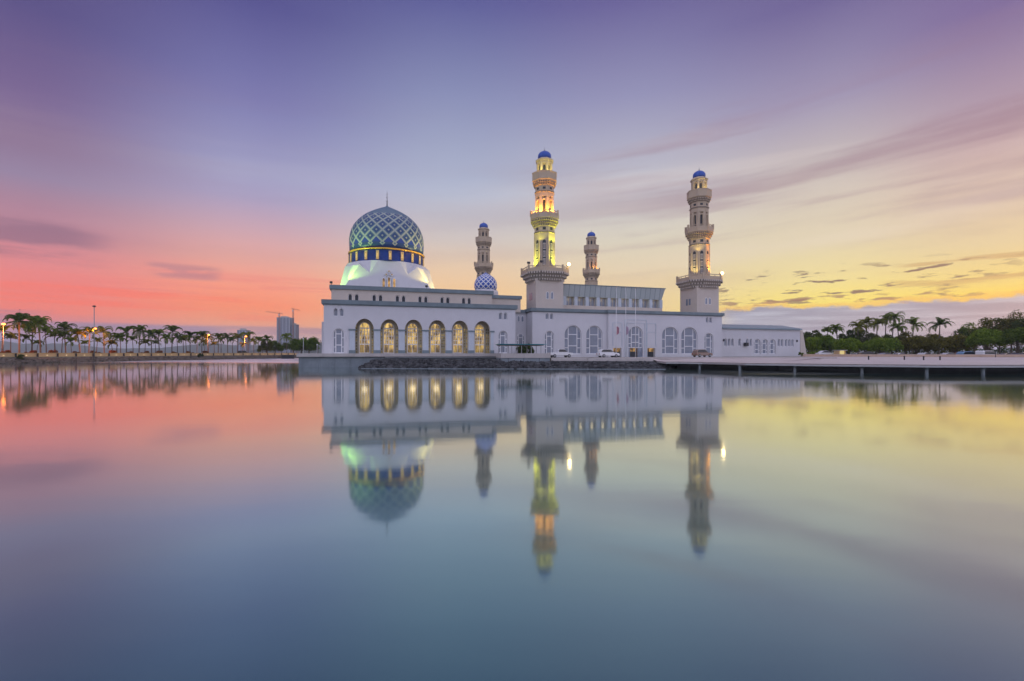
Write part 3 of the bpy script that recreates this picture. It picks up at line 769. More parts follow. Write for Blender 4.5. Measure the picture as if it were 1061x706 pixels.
# small lattice dome further back on the roof
sd_ = empty('roof_dome', W(0,0), A, 'small blue and white lattice dome beside the most distant left minaret', 'dome')
sd_.location = (U(503.2)*124, 124, 13.6)
mb = MB(); mb.lathe([(3.3,0),(3.3,4.3),(3.0,4.9),(2.7,5.0)], 8, PI/8); mb.build('base', M['wall'], sd_)
mb = MB(); mb.lathe([(2.7,4.95),(2.95,5.6),(2.98,6.4),(2.75,7.3),(2.2,8.15),(1.35,8.8),(.6,9.2),(.05,9.55)], 48, 0, 0, True, uvk=14); mb.build('dome_shell', M['smalldome'], sd_)
mb = MB(); mb.lathe([(.06,9.5),(.1,9.7),(.04,9.9),(.01,10.3)], 8); mb.build('finial', M['steel'], sd_)
mb = MB(); mb.box(-6,6,-4,8,-3.5,0); mb.build('roof_block', M['wall'], sd_)

# ================================================================== ENTRANCE WING
wing = empty('entrance_wing', W(38.5,4,0), A, 'long white wing with rows of tall grey arched windows and a portal behind flagpoles', 'mosque wing')
WX = lambda px, t: S(px, t)-38.5
WE = S(748, 3.4)-38.5; PB = WX(629, 4)
mb = MB()
def wn(pa, pb, t, sill, spring, top): a, b = WX(pa,t), WX(pb,t); return ((a+b)/2, (b-a)/2, sill, spring, top)
wl = [wn(564.5,574,4,2.0,5.6,6.65), wn(585,602.5,4,2.0,6.0,7.9), wn(607.5,624.2,4,2.0,6.0,7.9)]
wpl = [(wl[0][0]-.48,.34,9.0,9.8,10.2),(wl[0][0]+.48,.34,9.0,9.8,10.2)]
wall_open(mb, 0, PB, 1.0, 8.6, 0, .7, wl); wall_open(mb, 0, PB, 8.6, 10.45, 0, .7, wpl)
doors = [wn(635.4,644,3.4,1.36,None,3.25), wn(670.8,679,3.4,1.36,None,3.25)]
cw = wn(651.2,666.2,3.4,1.36,6.1,7.9)
wr = [wn(686,703,3.4,2.0,6.0,7.9), wn(706,722.7,3.4,2.0,6.0,7.9), wn(730,739.2,3.4,2.0,5.6,6.65)]
wpr = [(wr[2][0]-.48,.34,9.0,9.8,10.2),(wr[2][0]+.48,.34,9.0,9.8,10.2)]
wall_open(mb, PB+.002, WE, 1.0, 8.6, -.6, .6, doors+[cw]+wr); wall_open(mb, PB+.002, WE, 8.6, 10.45, -.6, .6, wpr)
mb.box(0, .6, .7, 14, 1.0, 10.45); mb.box(WE-.6, WE, .6, 60, 1.0, 10.45)
mb.build('wall', M['wall'], wing)
mb = MB(); mb.box(.62, WE-.62, .72, 60, 10.2, 10.6); mb.build('roof', M['roof'], wing)
mb = MB()
mb.box(-.4, PB-.35, -.4, .9, 10.6, 11.2); mb.box(-.2, PB-.2, -.2, .7, 10.453, 10.6)
mb.box(PB-.35, WE+.4, -1.0, .9, 10.6, 11.2); mb.box(PB-.2, WE+.2, -.8, .7, 10.453, 10.6)
mb.box(-.4, .8, .9, 14, 10.6, 11.2); mb.box(WE-.8, WE+.4, .9, 60, 10.6, 11.2)
mb.build('cornice', M['cornice'], wing)
for c, h, si, sp_, tp in wl: window(wing, c, .28, h, si, sp_, tp, 'side')
for c, h, si, sp_, tp in wr: window(wing, c, -.32, h, si, sp_, tp, 'side')
for c, h, si, sp_, tp in wpl: window(wing, c, .32, h, si, sp_, tp, 'plain')
for c, h, si, sp_, tp in wpr: window(wing, c, -.28, h, si, sp_, tp, 'plain')
window(wing, cw[0], -.32, cw[1], 3.3, 6.1, 7.9, 'side', name='portal_window')
for c, h, si, sp_, tp in doors+[(cw[0]-.25, .85, 1.36, None, 3.2)]:
    mb = MB(); mb.box(c-h+.02, c+h-.02, .1, .16, si, si+1.15); mb.box(c-h*.3, c-h*.3+.1, .04, .1, si, tp)
    d_ = mb.build('door', M['dark'], wing)
    mb = MB(); mb.box(c-h+.02, c+h-.02, .1, .16, si+1.15, tp); mb.build('lit_transom', M['room_dim'], d_)
mb = MB()
for s_ in (cw[0]-cw[1]+.02, cw[0]+.62): mb.box(s_, s_+(.5 if s_ < cw[0] else cw[1]-.66), -.3, -.2, 1.36, 3.3)
mb.build('portal_side_panel', M['glass'], wing)
# raised frames of the portal
pf = MB()
def rect_frame(xa, xb, za, zb, w=.14, y=-.6, d=.09):
    pf.box(xa, xb, y-d, y-.002, zb-w, zb); pf.box(xa, xa+w, y-d, y-.002, za, zb-w); pf.box(xb-w, xb, y-d, y-.002, za, zb-w)
rect_frame(cw[0]-cw[1]-.9, cw[0]+cw[1]+.9, 1.36, 9.3); rect_frame(cw[0]-cw[1]-.45, cw[0]+cw[1]+.45, 1.36, 8.6, .1)
for c, h, *_r in doors:
    rect_frame(c-h-.15, c+h+.15, 3.6, 6.7, .1); rect_frame(c-h-.15, c+h+.15, 6.9, 8.6, .1); 
pf.build('portal_moulding', M['trim'], wing)
# metal clad upper block with recessed windows
BT = 9.0; bx0 = S(583,BT)-38.5; bx1 = S(685.5,BT)-38.5; by = BT-4
n_ = 9; pitch = (bx1-bx0-.6)/n_
mb = MB(); mb.box(bx0, bx1, by+1.0, by+20, 10.6, 14.55); mb.build('upper_wall', M['tower'], wing)
mb = MB()
ov = .55
vs = [(bx0-.02,by,14.4),(bx1,by,14.4),(bx1,by+20,14.4),(bx0-.02,by+20,14.4),(bx0-.02,by-ov,16.85),(bx1+ov,by-ov,16.85),(bx1+ov,by+20,16.85),(bx0-.02,by+20,16.85)]
mb.add(vs, [(3,2,1,0),(4,5,6,7),(0,1,5,4),(1,2,6,5),(2,3,7,6),(3,0,4,7)])
mb.build('cladding', M['seam'], wing)
mb = MB(); mb.box(bx0-.02, bx1+ov+.12, by-ov-.12, by-ov+.4, 16.852, 17.02); mb.build('coping', M['cornice'], wing)
mb = MB(); mb.box(bx0, bx1+.1, by-.1, by+1, 10.6, 12.5); mb.build('upper_sill', M['tower'], wing)
for k in range(n_+1):
    x = bx0+.1+k*pitch; mb = MB(); mb.box(x, x+.75, by, by+1, 12.502, 14.398); mb.build('upper_pier', M['trim'], wing)
    if k < n_:
        for a, b in ((x+1.0, x+.75+(pitch-.75)*.46), (x+.75+(pitch-.75)*.54, x+pitch-.25)):
            mb = MB(); mb.box(a, b, by+.90, by+.995, 12.55, 14.25); f_ = mb.build('upper_window', M['glass'], wing)
        
lampx = [bx0+3.2*k+1.5 for k in range(9)]
for k in range(n_): lamp('soffit_lamp', (bx0+.1+(k+.62)*pitch, by+.35, 13.9), 5, (1,.75,.42), wing, .3)

# tower bases that carry the two near minarets
def tower_base(label, s0, s1, t0, t1, ztop):
    t = empty('corner_tower', W(s0,t0,0), A, label, 'tower')
    mb = MB(); mb.box(0, s1-s0, 0, t1-t0, 10.3, ztop); mb.build('wall', M['tower'], t)
    for c in (-.5, .5):
        cx = (s1-s0)/2+c; window(t, cx, -.06, .32, 13.2, 14.3, 14.75, 'plain')
    for c in (-.5, .5):                                         # the pair on the left face
        cy = (t1-t0)/2+c; mb = MB(); mb.box(-.06, -.003, cy-.3, cy+.3, 13.2, 14.65); mb.build('window', M['glass'], t)
    return t
tower_base('square cream tower block under the tallest-looking minaret, between hall and wing', 39.6, 45.6, 5.0, 11.0, 17.3)
tower_base('square cream tower block at the right end of the wing under its minaret', 77.85, 83.75, 4.6, 10.6, 17.3)

# ---------------------------------------------------------------- annex
AT = 8.0; as0 = S(747.5,AT); as1 = S(829,AT)
ann = empty('annex', W(as0,AT,0), A, 'low white annex with small arched windows and a grey-blue metal roof, right of the wing', 'annex')
X = lambda px: S(px,AT)-as0
mb = MB()
ao = [(X(px),.42,3.9,5.2,5.65) for px in (751.8,755.3,759.0,766.4,774.2,778.0,807.0,810.2,814.6,818.0,821.2)]
at_ = [((X(a)+X(b))/2,(X(b)-X(a))/2-.12,2.0,4.6,5.6) for a, b in ((780.8,788.6),(788.8,796.4),(796.8,804.2))]
for k in range(len(ao)): ao[k] = (ao[k][0], .36)+ao[k][2:]
wall_open(mb, 0, X(829), 1.0, 8.0, 0, .6, ao+at_)
xr = X(829)
mb.box(xr-.6, xr, .6, 14, 1.0, 8.0)
mb.build('wall', M['wall'], ann)
mb = MB()                                                     # flaring buttress wall at the right end
mb.add([(xr+.004,-.1,1.0),(xr+2.2,-.1,1.0),(xr+.75,-.1,7.9),(xr+.004,-.1,7.9),(xr+.004,12,1.0),(xr+2.2,12,1.0),(xr+.75,12,7.9),(xr+.004,12,7.9)],
       [(0,1,2,3),(7,6,5,4),(1,5,6,2),(3,2,6,7),(4,0,3,7),(0,4,5,1)]); mb.build('buttress', M['tower'], ann)
mb = MB(); mb.add([(-.1,-.5,8.003),(xr+.1,-.5,8.003),(xr+.1,-.5,8.3),(-.1,-.5,8.3),(-.1,5,9.4),(xr-.6,5,9.4),(-.1,12,8.0),(xr,12,8.0)],
       [(0,1,2,3),(3,2,5,4),(4,5,7,6),(0,6,7,1),(1,7,5,2),(0,3,4,6)])
mb.build('roof', mat('blue_grey_roof_sheet', (.22,.29,.34), .45, .12, .3, metal=.2), ann)
for c, h, si, sp_, tp in ao: window(ann, c, .25, h, si, sp_, tp, 'plain')
for c, h, si, sp_, tp in at_: window(ann, c, .25, h, si, sp_, tp, 'side')
mb = MB(); mb.box(X(772)-.45, X(772)+.45, -.7, -.01, 3.9, 4.7); mb.build('wall_unit', M['blackmetal'], ann)
for px in (749.6, 825.6):
    mb = MB(); mb.box(X(px)-.14, X(px)+.14, -.2, -.005, 5.0, 5.5); mb.build('wall_lamp', M['blackmetal'], ann)

# ================================================================== MINARETS
def oct_boxes(mb, r, z0, z1, per, depth, w, rotn, mi=0, n=8):
    """a row of dentils round a polygon of circumradius r"""
    for k in range(n):
        a0, a1 = rotn+2*PI*k/n, rotn+2*PI*(k+1)/n
        p, q = Vector((r*math.cos(a0), r*math.sin(a0), 0)), Vector((r*math.cos(a1), r*math.sin(a1), 0))
        d = (q-p); out = Vector(((p+q).x, (p+q).y, 0)).normalized(); m = per
        for i in range(m):
            c = p+d*((i+.5)/m); a = math.atan2(d.y, d.x)
            mb.box(-w/2, w/2, -depth, .05, z0, z1, mi, Matrix.Translation(c) @ Matrix.Rotation(a+PI, 4, 'Z') @ Matrix.Rotation(PI, 4, 'Z'))
def rail(mb, r, z, h, rotn, sq=None, bal=5):
    pts = sq or [(r*math.cos(rotn+2*PI*k/8), r*math.sin(rotn+2*PI*k/8)) for k in range(8)]
    n = len(pts)
    for k in range(n):
        p, q = Vector(pts[k]), Vector(pts[(k+1)%n]); l = (q-p).length; a = math.atan2(q.y-p.y, q.x-p.x)
        mt = Matrix.Translation((p.x,p.y,0)) @ Matrix.Rotation(a, 4, 'Z')
        mb.box(-.16, .16, -.16, .16, z, z+h+.25, 0, mt)
        mb.box(.16, l-.16, -.07, .07, z+h-.14, z+h, 0, mt); mb.box(.16, l-.16, -.05, .05, z, z+h*.62, 0, mt)
        for i in range(1, bal):
            x = l*i/bal; mb.box(x-.06, x+.06, -.045, .045, z+h*.62, z+h-.14, 0, mt)
ROT = PI/8*0
def cham(a, b):                                              # square with cut corners: a = half width, b = half straight side
    return [(-b,-a),(b,-a),(a,-b),(a,b),(b,a),(-b,a),(-a,b),(-a,-b)]
def stepped(mb, secs):
    """stack of chamfered squares [(a, b, z)], lofted"""
    vs = []; n = 8
    for a, b, z in secs: vs += [(x,y,z) for x, y in cham(a,b)]
    fs = [tuple(range(n-1,-1,-1)), tuple(range((len(secs)-1)*n, len(secs)*n))]
    for k in range(len(secs)-1):
        for j in range(n): fs.append((k*n+j, k*n+(j+1)%n, (k+1)*n+(j+1)%n, (k+1)*n+j))
    mb.add(vs, fs)
def chamrow(mb, a, b, z0, z1, w, gap, depth):
    pts = cham(a, b)
    for k in range(8):
        p, q = Vector(pts[k]), Vector(pts[(k+1)%8]); l = (q-p).length; n = max(1, int(l/(w+gap))); an = math.atan2(q.y-p.y, q.x-p.x)
        for i in range(n):
            x = l*(i+.5)/n; mb.box(x-w/2, x+w/2, -depth, .1, z0, z1, 0, Matrix.Translation((p.x,p.y,0)) @ Matrix.Rotation(an, 4, 'Z'))
def minaret(loc, label, basement=17.2):
    m = empty('minaret', (loc[0],loc[1],0), A, label, 'minaret', None)
    st_, bd, dk_ = M['minaret'], M['minaret_band_and_shade'], M['dark']
    # first gallery
    mb = MB()
    stepped(mb, [(3.05,1.9,16.5),(3.1,1.95,16.75),(3.45,2.0,17.0),(3.5,2.05,17.4),(3.9,2.15,17.65),(3.95,2.2,18.05),(4.35,2.35,18.3),(4.45,2.4,18.75)])
    for a, b, z in ((3.5,2.05,17.0),(3.95,2.2,17.65),(4.42,2.38,18.28)): chamrow(mb, a, b, z, z+.36, .24, .26, .20)
    lg = mb.build('lower_gallery', M['tower'], m)
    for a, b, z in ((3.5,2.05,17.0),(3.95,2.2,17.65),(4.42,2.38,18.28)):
        mb = MB(); stepped(mb, [(a+.06,b+.03,z-.03),(a+.06,b+.03,z+.39)]); mb.build('corbel_shade_band', bd, lg)  # dark strip that paints the undercut shade between the dentils
    mb = MB(); rail(mb, 0, 18.752, 1.15, 0, cham(4.3,2.32), 3); mb.build('lower_parapet', st_, m)
    # shaft 1
    mb = MB(); r = 2.22
    mb.lathe([(r,18.75),(r,27.0),(r+.12,27.05),(r+.12,27.3),(r,27.35),(r,28.6)], 8, 0)
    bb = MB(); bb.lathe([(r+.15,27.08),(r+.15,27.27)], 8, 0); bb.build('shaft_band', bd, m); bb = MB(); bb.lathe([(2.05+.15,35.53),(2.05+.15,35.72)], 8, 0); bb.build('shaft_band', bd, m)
    for k in range(8):                                        # corner ribs
        a = 2*PI*k/8; mb.lathe([(.13,18.8),(.13,26.98)], 6, 0, 0, False, (r)*math.cos(a), (r)*math.sin(a))
    sh = mb.build('shaft', st_, m)
    ap = r*math.cos(PI/8)
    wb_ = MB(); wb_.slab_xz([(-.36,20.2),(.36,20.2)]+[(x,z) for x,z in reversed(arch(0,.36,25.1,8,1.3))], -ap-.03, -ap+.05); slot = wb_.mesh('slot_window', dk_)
    g = MB(); z = 20.35
    for i in range(3):
        y0, y1 = -ap-.07, -ap-.032
        g.box(-.27, .27, y0, y1, z+.05, z+.20); g.box(-.06, .06, y0, y1, z+.2, z+1.15); g.box(-.27, -.19, y0, y1, z+.2, z+1.15); g.box(.19, .27, y0, y1, z+.2, z+1.15)
        g.box(-.27, .27, y0, y1, z+1.15, z+1.3); z += 1.6
    gme = g.mesh('slot_grille', M['tower'])
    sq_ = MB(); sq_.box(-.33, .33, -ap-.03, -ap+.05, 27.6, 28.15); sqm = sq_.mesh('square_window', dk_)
    for k in range(8):
        a = 2*PI*(k+.5)/8+PI/2
        inst('slot_window', slot, sh, rz=a)
        inst('slot_grille', gme, sh, rz=a); inst('square_window', sqm, sh, rz=a)
    # second gallery
    mb = MB(); mb.lathe([(2.25,28.3),(2.35,28.5),(2.35,28.8),(2.6,28.95),(2.6,29.3),(2.9,29.45),(2.9,29.8),(3.12,29.95),(3.12,30.5)], 8, 0)
    for rr, z in ((2.35,28.5),(2.6,28.95),(2.9,29.45)): oct_boxes(mb, rr, z, z+.3, 5, .2, .17, 0)
    mg = mb.build('middle_gallery', st_, m)
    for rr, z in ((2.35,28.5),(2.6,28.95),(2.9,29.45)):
        mb = MB(); mb.lathe([(rr+.07,z-.02),(rr+.07,z+.33)], 8, 0); mb.build('corbel_shade_band', bd, mg)  # shade between these dentils, put in as a dark band
    mb = MB(); rail(mb, 3.02, 30.502, 1.0, 0, None, 3); mb.build('middle_parapet', st_, m)
    # shaft 2
    mb = MB(); r = 2.05
    mb.lathe([(r-.45,30.5),(r-.45,35.0)], 8, 0)
    for k in range(8):
        a = 2*PI*k/8; mb.lathe([(.42,30.5),(.42,35.0)], 6, a, 0, False, (r-.4)*math.cos(a), (r-.4)*math.sin(a))
    mb.lathe([(r,34.55),(r,35.45),(r+.12,35.5),(r+.12,35.75),(r,35.8),(r,37.0)], 8, 0)
    s2 = mb.build('upper_shaft', st_, m); ap2 = r*math.cos(PI/8); ap3 = (r-.45)*math.cos(PI/8)
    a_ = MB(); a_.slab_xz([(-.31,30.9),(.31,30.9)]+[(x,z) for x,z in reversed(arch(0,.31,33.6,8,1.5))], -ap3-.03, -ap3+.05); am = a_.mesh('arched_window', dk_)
    f_ = MB()
    oa, ia = arch(0,.50,33.5,10,1.4), arch(0,.32,33.5,10,1.4)
    for i in range(10): f_.slab_xz([ia[i],ia[i+1],oa[i+1],oa[i]], -ap2-.02, -ap3)
    for s_ in (-1,1): f_.box(*sorted((s_*.32,s_*.5)), -ap2-.02, -ap3, 30.52, 33.5)
    fm_ = f_.mesh('window_arch', st_)
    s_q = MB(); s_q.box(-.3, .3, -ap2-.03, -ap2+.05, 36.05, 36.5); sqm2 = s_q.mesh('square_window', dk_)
    for k in range(8):
        a = 2*PI*(k+.5)/8+PI/2
        inst('arched_window', am, s2, rz=a); inst('window_arch', fm_, s2, rz=a); inst('square_window', sqm2, s2, rz=a)
    # third gallery
    mb = MB(); mb.lathe([(2.05,36.9),(2.2,37.0),(2.2,37.3),(2.4,37.4),(2.4,37.75),(2.62,37.9),(2.72,38.0),(2.72,39.45),(2.78,39.5),(2.78,39.68)], 8, 0)
    for rr, z in ((2.2,37.0),(2.4,37.4)): oct_boxes(mb, rr, z, z+.32, 5, .18, .16, 0)
    ug = mb.build('upper_gallery', st_, m)
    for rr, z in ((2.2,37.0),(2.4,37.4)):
        mb = MB(); mb.lathe([(rr+.06,z-.02),(rr+.06,z+.34)], 8, 0); mb.build('corbel_shade_band', bd, ug)  # same painted shade behind the upper dentil rows
    # lantern
    mb = MB(); r = 1.72
    mb.lathe([(r-.35,39.68),(r-.35,42.3)], 8, 0)
    for k in range(8):
        a = 2*PI*k/8; mb.lathe([(.26,39.68),(.26,42.0)], 6, a, 0, False, (r-.22)*math.cos(a), (r-.22)*math.sin(a))
    mb.lathe([(r-.1,41.5),(r,41.7),(r,42.0),(r+.22,42.15),(r+.28,42.4),(1.5,42.75),(1.38,42.85)], 8, 0)
    ln = mb.build('lantern', st_, m); ap4 = (r-.35)*math.cos(PI/8)
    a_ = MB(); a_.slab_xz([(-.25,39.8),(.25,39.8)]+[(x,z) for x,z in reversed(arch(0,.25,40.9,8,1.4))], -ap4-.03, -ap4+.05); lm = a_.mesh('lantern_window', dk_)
    for k in range(8): inst('lantern_window', lm, ln, rz=2*PI*(k+.5)/8+PI/2)
    mb = MB(); mb.lathe([(1.32,42.8),(1.42,43.2),(1.38,43.65),(1.15,44.05),(.75,44.35),(.3,44.52),(.05,44.6)], 24, 0, 0, True); cp = mb.build('dome', M['bluedome'], m)
    mb = MB(); mb.lathe([(.06,44.55),(.14,44.75),(.05,44.95),(.01,45.6)], 8); mb.build('finial', M['steel'], cp)
    return m
m1 = minaret(W(42.6,8.0), 'tallest-looking minaret, lit yellow-green low down and orange higher up, between hall and wing')
m2p = W(80.8,7.6); m3p = W(43.3,65.4); m4p = W(82,65.7)
m2 = dup(m1, (m2p.x,m2p.y,0), A, 'near minaret at the right end of the wing, amber light on its right side')
m3 = dup(m1, (m3p.x,m3p.y,0), A, 'distant unlit minaret standing behind the small blue and white lattice dome')
m4 = dup(m1, (m4p.x,m4p.y,0), A, 'distant minaret rising behind the metal-clad block, faint orange glow in its arches')
# lower shafts of the two far minarets go down to the ground behind the roofs
for m in (m3, m4):
    mb = MB(); mb.box(-2.9, 2.9, -2.9, 2.9, 1.2, 16.9); mb.build('tower_block', M['tower'], m)
# floodlights of the minarets
YG, OR, WY = (.94,1,.06), (1,.40,.04), (1,.78,.22)
def fl(m, x, y, z, p, c_, tz, sp_=70): return lamp('floodlight_lamp', (x, y, z), p, c_, m, .12, sp_, (x*.35, y*.35, tz))
fl(m1, 3.5, -2.3, 19.1, 4200, YG, 24.5, 75); fl(m1, -3.9, -.4, 19.1, 2600, YG, 24, 60); fl(m1, 3.9, 1.2, 19.1, 2000, YG, 24.5)
fl(m1, 1.6, -3.3, 24.5, 420, YG, 29.6, 100); fl(m1, 3.2, -1.2, 24.5, 480, YG, 29.6, 100); fl(m1, -2.2, -2.6, 25.0, 160, YG, 29.6, 100)
for (x, y, p) in ((.4,-2.8,2600),(-1.9,-2.1,2200),(2.2,-1.8,2400),(-2.7,-.6,1300)): fl(m1, x, y, 30.9, p, OR, 36.5, 140)
for (x, y) in ((.5,-2.4),(-1.7,-1.75),(2.2,-1.0)): fl(m1, x, y, 39.75, 170, (.95,.85,.14), 41.6, 110)
fl(m2, 3.2, -3.0, 19.1, 5600, OR, 25.5, 60); fl(m2, 3.2, -1.8, 24.8, 800, OR, 29.8, 100); fl(m2, -3.6, -2.0, 19.1, 900, WY, 24.5, 60); fl(m2, -2.2,-2.4,25.2,160,WY,29.8,100)
fl(m2, 2.4, -1.7, 30.9, 1200, OR, 35, 130); fl(m2, .6, -2.35, 39.75, 120, WY, 41.6, 110); fl(m2, -1.7, -1.7, 39.75, 70, WY, 41.6, 110)
fl(m4, -.6, -2.75, 30.9, 700, OR, 35, 120); fl(m4, 1.9, -2.1, 30.9, 600, OR, 35, 120)
# bright lamps on the gallery corners
def gallery_lamp(m, x, y, lit):
    mb = MB(); mb.tube([(0,0,19.9),(0,0,20.35)], .05); mb.box(-.3, .3, -.14, .16, 20.3, 20.7); o = mb.build('gallery_lamp', M['blackmetal'], m, (x,y,0))
    if lit:
        mb = MB(); mb.lathe([(.05,20.25),(.32,20.45),(.36,20.62),(.3,20.8),(.05,20.95)], 12, 0, 0, True, 0, -.4); mb.build('lamp_glass', M['flood'], o)
        lamp('lamp_light', (x,y-.9,20.6), 70, (1,.66,.28), m, .25)
gallery_lamp(m1, 4.4, -2.2, True); gallery_lamp(m1, -4.3, -2.3, False); gallery_lamp(m1, -2.3, -4.3, False)
gallery_lamp(m2, 4.4, -2.0, True)

# ================================================================== PLANTS
def palm_crown(seed, nf=18, L=3.2, droop=1.0, leaf='palm', width=.62):
    rd_ = random.Random(seed); mb = MB()
    for k in range(nf):
        a = 2*PI*k/nf*1.0+rd_.uniform(-.25,.25); e = rd_.choice([1.4,1.15,.9,.7,.4,.1])+rd_.uniform(-.15,.15)
        l = L*rd_.uniform(.85,1.1); p = Vector((0,0,0)); n = 9; pts = [p.copy()]
        el_ = e
        for i in range(n):
            d = Vector((math.cos(a)*math.cos(el_), math.sin(a)*math.cos(el_), math.sin(el_))); p = p+d*(l/n); pts.append(p.copy())
            el_ -= droop*(.10+.055*i)*rd_.uniform(.8,1.15)
        side = Vector((-math.sin(a), math.cos(a), 0))
        mb.tube(pts, [.05*(1-.8*i/n)+.008 for i in range(n+1)], 3)
        for i in range(1, n+1):
            for h in (0, .5):
                if i == n and h: continue
                q = pts[i] if h == 0 else (pts[i]+pts[min(i+1,n)])/2
                t = (pts[min(i+1,n)]-pts[i-1]).normalized(); k_ = (i+h)/n
                ll = width*math.sin(PI*min(.97,.16+.80*k_))**.7*rd_.uniform(.85,1.15)
                for s_ in (-1, 1):
                    dn = Vector((0,0,-1))*rd_.uniform(.35,.75)
                    tip = q+(side*s_+t*.55+dn).normalized()*ll; w = t*.085
                    mid = q+(side*s_+t*.4+dn*.5).normalized()*ll*.55
                    mb.face([q-w, mid-w*1.1, tip, mid+w*1.1, q+w])
    return mb
def palm_trunk(seed, h, r=.2, lean=.0):
    rd_ = random.Random(seed); mb = MB(); n = 9; path = []
    b = rd_.uniform(0, 6.28)
    for i in range(n+1):
        k = i/n; path.append((math.cos(b)*lean*k*k*h, math.sin(b)*lean*k*k*h, h*k))
    mb.tube(path, [r*(1.25-.55*k/n+(.10 if k == 0 else 0)+.05*math.sin(k*2.1)) for k in range(n+1)], 8)
    return mb, path[-1]
PALMS = []
def make_palm(name, seed, h, L, nf, droop, leaf, label, group=None, lean=.05, r=.2, width=.62):
    root = empty(name, (0,0,0), 0, label, 'palm', group)
    tb_, top = palm_trunk(seed, h, r, lean); tb_.build('trunk', M['palmtrunk'], root)
    c = palm_crown(seed+50, nf, L, droop, leaf, width); o = c.build('crown', M[leaf], root, top)
    return root
def broad_crown(seed, rx, rz, n, leaf=.34, flat=.5, lobes=14, hollow=.5, dome=False):
    """clumps of leaf faces on an uneven set of lobes"""
    rd_ = random.Random(seed); mb = MB(); lob = []
    for i in range(lobes):
        a = rd_.uniform(0, 2*PI); k = math.sqrt(rd_.random())*.78
        z = rd_.uniform(.05, 1)*(1-k*k*.75)
        if dome: k = math.sqrt((i+.5)/lobes)*.80; a = i*2.4; z = math.sqrt(1-k*k)*rd_.uniform(.72,.95)
        lob.append((Vector((math.cos(a)*k*rx, math.sin(a)*k*rx, rz*z*.82)), rd_.uniform(.24,.42)*rx*(1-.25*k)))
    for i in range(n):
        c, r = rd_.choice(lob)
        d = Vector((rd_.gauss(0,1), rd_.gauss(0,1), rd_.gauss(0,1))).normalized()
        if d.z < -.35 and rd_.random() < .7: d.z = -d.z
        p = c+Vector((d.x, d.y, d.z*min(1, rz/rx+.25)))*r*rd_.uniform(hollow,1.12)
        if p.z < -.12*rz: continue
        nrm = (d+Vector((rd_.uniform(-.8,.8), rd_.uniform(-.8,.8), rd_.uniform(-.3,.9)))).normalized()
        u_ = nrm.orthogonal().normalized(); v_ = nrm.cross(u_); an = rd_.uniform(0,6.28)
        a_ = (u_*math.cos(an)+v_*math.sin(an))*leaf*rd_.uniform(.6,1.3); b_ = (v_*math.cos(an)-u_*math.sin(an))*leaf*rd_.uniform(.3,.6)
        mb.face([p-a_, p-b_, p+a_, p+b_])
    return mb, lob
def make_tree(name, seed, h, rx, rz, n, matn, label, cat='tree', group=None, leaf=.34, trunk_r=.22, lobes=14, multi=False, hollow=.5, dome=False):
    root = empty(name, (0,0,0), 0, label, cat, group)
    cb, lob = broad_crown(seed, rx, rz, n, leaf, .5, lobes, hollow, dome)
    z0 = h-rz
    tb_ = MB(); rd_ = random.Random(seed+5)
    tb_.tube([(0,0,0),(.05,.03,z0*.5),(0,.05,z0+.1*rz),(.1,0,z0+.45*rz)], [trunk_r*1.3,trunk_r,trunk_r*.85,trunk_r*.4], 7)
    for c, r in lob[:9]:
        tb_.tube([(0,.03,max(.15,z0*.85)), (c.x*.5, c.y*.5, z0+c.z*.45), (c.x*.95, c.y*.95, z0+c.z*.95)], [trunk_r*.5,trunk_r*.32,trunk_r*.12], 5)
    tb_.build('trunk', M['trunk'], root)
    cb.build('crown', M[matn], root, (0,0,z0))
    return root
ORD = 'first second third fourth fifth sixth seventh eighth ninth tenth eleventh twelfth thirteenth fourteenth fifteenth sixteenth seventeenth eighteenth nineteenth twentieth twenty-first twenty-second twenty-third twenty-fourth twenty-fifth twenty-sixth twenty-seventh twenty-eighth twenty-ninth thirtieth thirty-first thirty-second thirty-third thirty-fourth thirty-fifth thirty-sixth thirty-seventh thirty-eighth thirty-ninth fortieth forty-first forty-second forty-third forty-fourth forty-fifth forty-sixth forty-seventh forty-eighth forty-ninth fiftieth fifty-first fifty-second fifty-third fifty-fourth fifty-fifth fifty-sixth fifty-seventh fifty-eighth fifty-ninth sixtieth'.split()

# ------------------------------------------------------------------ LEFT BANK
def on_bank(px, off):
    """point of the line running off metres behind the left waterline, seen at px"""
    u = U(px); lo, hi = 60., 260.
    for _ in range(50):
        y = (lo+hi)/2
        if (shx(y)-off)/y < u: lo = y
        else: hi = y
    return (shx(y)-off, y)
# embankment of stones, wall with posts and lights
eb = MB(); rnd = random.Random(11)
for i in range(1500):
    y = 88+ (214-88)*rnd.random()**1.25; k = rnd.random(); s_ = rnd.uniform(.22,.5)*(.8+y/300)
    rock(eb, shx(y)-k*2.6+.3, y, -.1+k*1.0, s_, i*.53)
tag(eb.build('stone_embankment', mat('embankment_stone', (.13,.105,.085), .9, .4, .9, .5)), 'low brown stone embankment along the far left bank below the cream wall', 'embankment', kind='stuff')
pw = empty('promenade_wall', (shx(100)-2.9, 100, GZ), 0, 'long low cream wall with dark posts and small lights along the far left promenade', 'wall')
ys = [80,90,100,110,120,130,140,152,164,176,190,203,214]
mb = MB()
strip(mb, [(shx(y)-2.9-(shx(100)-2.9), y-100) for y in ys], .3, -.5, .80); mb.build('wall_panel', M['cream'], pw)
mb = MB(); strip(mb, [(shx(y)-2.82-(shx(100)-2.9), y-100) for y in ys], .46, .803, .9); mb.build('coping', M['cream'], pw)
pm = MB(); pm.box(-.12, .12, -.12, .12, -.45, .80); pm = pm.mesh('post', M['blackmetal'])
lm_ = MB(); lm_.box(0, .07, -.12, .12, .25, .42); lm_ = lm_.mesh('wall_light', M['walllight'])
y = 96.
